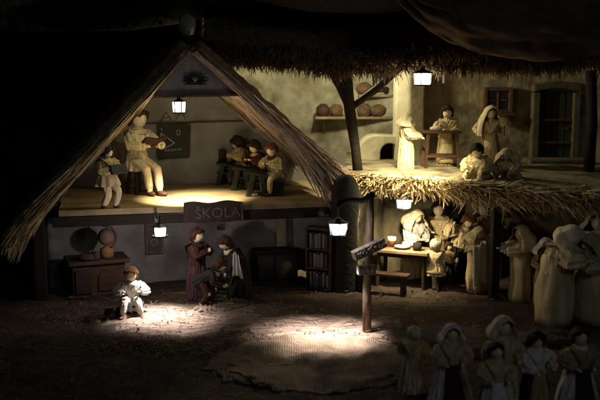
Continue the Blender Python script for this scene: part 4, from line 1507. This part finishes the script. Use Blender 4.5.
doll('pale hooded doll rising behind the embracing women', p + V((0, .05, 0)), R(-20), .335, 'skirt', top='husk_robe', bottom='husk_robe', hair='hair_black', veil='husk_pale', veil_len=.2, skirt_r=.15, robe=True, group=G_R, fat=1.2, side=-.05)
p = Z(543, 304)
doll('smaller white capped doll peeping from behind the embracing women', p, R(10), .235, 'skirt', top='husk_dark', bottom='husk_dark', hair=None, veil='husk_white', veil_len=.12, skirt_r=.14, group=G_R)

# ---- front row
G_F = 'dim row of dolls along the front edge'
fr = [
    ('pale capped doll with its back to us at the lamp end of the front row', 413, 384, R(160), .180, dict(top='husk', bottom='husk_pale', hair='husk_pale', veil=None, skirt_r=.21)),
    ('front row doll in a round pale hood with a brown apron', 450, 396, R(4), .215, dict(top='husk', bottom='husk_white', hair='hair_brown', veil='husk_white', veil_len=.09, apron='brown_cloth', skirt_r=.27)),
    ('tallest front row doll in a wide pale kerchief', 500, 398, R(20), .245, dict(top='husk', bottom='husk_pale', hair='hair_black', veil='husk_pale', veil_len=.10, skirt_r=.20)),
    ('small dark haired child doll in a white skirt before the tallest front row doll', 494, 412, R(8), .205, dict(top='husk', bottom='husk_white', hair='hair_black', skirt_r=.21, apron='husk_white')),
    ('dark haired doll offering something with both hands in the front row', 534, 398, R(12), .205, dict(top='husk_white', bottom='black_cloth', hair='hair_black', big_hair=1.2, skirt_r=.2, apron='husk_dark', hands=[(-.09, -.22, .55), (.12, -.22, .60)])),
    ('doll with white collar and black apron at the corner of the front row', 577, 400, R(10), .220, dict(top='husk_dark', bottom='husk_white', hair='hair_black', collar='husk_white', apron='black_cloth', skirt_r=.26)),
]
for lab, px, py, yw, h, kw in fr:
    p = Z(px, py)
    p.z = ground_z(p.x, p.y) - .003
    doll(lab, p, yw, h * .95, 'skirt', sleeve=1.55, fat=1.3, veil_fl=.45, group=G_F, nod=.0, **kw)

# ---- cloth and litter on the ground
def cloth(name, label, pts, m, seed, amp, nu=60, nv=30, hem=.0):
    a, c, d, e = [V(q) for q in pts]

    def fn(u, v):
        x_, y_ = 2 * u - 1, 2 * v - 1
        uu = .5 + .5 * x_ * math.sqrt(1 - .42 * y_ * y_)
        vv = .5 + .5 * y_ * math.sqrt(1 - .42 * x_ * x_)
        q = a.lerp(c, uu).lerp(e.lerp(d, uu), vv)
        w = .05 * noise.noise(V((u * 4, v * 3, seed))) + .02 * noise.noise(V((u * 13, v * 9, seed)))
        q = q + V((w * .6, w, 0))
        edge = min(u, 1 - u, v, 1 - v)
        z = ground_z(q.x, q.y) + .002 + .008 * min(1, edge * 8) + amp * (fbm(u * 3, v * 2.2, 1.6, seed) + .5) * min(1, edge * 6)
        return V((q.x, q.y, z))
    o = MB().sheet(fn, nu, nv).build(name, m, smooth=True, solid=.003)
    return tag(o, label, 'cloth' if 'mat' not in name else 'mat')


cloth('burlap_sheet', 'rumpled coarse burlap sheet in the lamplight before the signpost', [Z(190, 384), Z(425, 388), Z(428, 334), Z(225, 341)], 'burlap', 3, .008, 130, 110)
rm = cloth('rush_mat', 'narrow ribbed rush mat on the ground beside the quarrelling dolls', [Z(184, 316), Z(254, 310), Z(250, 300), Z(196, 303)], 'rush', 5, .002, 110, 30)
for v in rm.data.vertices:
    v.co.z += .0024 * math.sin(v.co.x * 420 + v.co.y * 60)
b = MB()
for i in range(2600):
    x, y = rnd.uniform(-.9, .8), rnd.uniform(1.9, 2.9)
    if rnd.random() < .35:
        q = Z(rnd.gauss(165, 40), rnd.gauss(345, 5)); x, y = q.x, q.y
    a = rnd.uniform(0, 6.3)
    ln = rnd.uniform(.008, .034)
    z = ground_z(x, y) + .010
    d = V((math.cos(a), math.sin(a), rnd.uniform(0, .5)))
    b.blade([V((x, y, z)) + d * ln * k / 3 - TH * .3 * ln * (k / 3) ** 2 for k in range(4)], rnd.uniform(.0006, .0016), d.cross(TH), .3)
tag(b.build('loose_straw', 'straw_old'), 'loose straw scattered over the dark ground', 'straw', kind='stuff')
b = MB()
for i in range(2400):
    x, y = rnd.uniform(-.8, .75), rnd.uniform(1.95, 2.95)
    r = rnd.uniform(.0012, .0035) * (1.6 if rnd.random() < .06 else 1)
    c = V((x, y, ground_z(x, y) + .009))
    ax = [V((rnd.gauss(0, 1), rnd.gauss(0, 1), rnd.gauss(0, 1))).normalized() * r for _ in range(3)]
    b.add([c + ax[0], c - ax[0], c + ax[1], c - ax[1], c + ax[2] + TH * r, c - ax[2]],
          [(0, 2, 4), (2, 1, 4), (1, 3, 4), (3, 0, 4), (2, 0, 5), (1, 2, 5), (3, 1, 5), (0, 3, 5)])
tag(b.build('gravel', 'rush'), 'fine crumbs and grit lying over the ground', 'gravel', kind='stuff')
# boulder-like lumps of cloth covered ground behind the front row
for i, (px, py, r, lab) in enumerate(((418, 345, .05, 'low dark lump of earth behind the pale capped front row doll'), (470, 352, .055, 'low dark lump of earth between front row hoods'), (545, 342, .06, 'low dark lump of earth before the embracing women'))):
    q = Z(px, py)
    b = MB().ell(q, (r * 1.6, r, r * .45), None, 24, 12, jit=.4, seed=i + 20)
    tag(b.build('earth_lump', 'ground', smooth=True), lab, 'earth mound')
# far right: dark upright timbers
for px, lab in ((588, 'dark upright timber at the far end of the terrace'),):
    a, c = P(px, 178, 3.3), P(px + 3, 70, 3.3)
    b = MB().tube([a, a.lerp(c, .5) + V((.01, 0, 0)), c], [.022, .02, .021], 9, pleat=.1, pk=3)
    tag(b.build('timber_post', 'wood_black', smooth=True), lab, 'post')
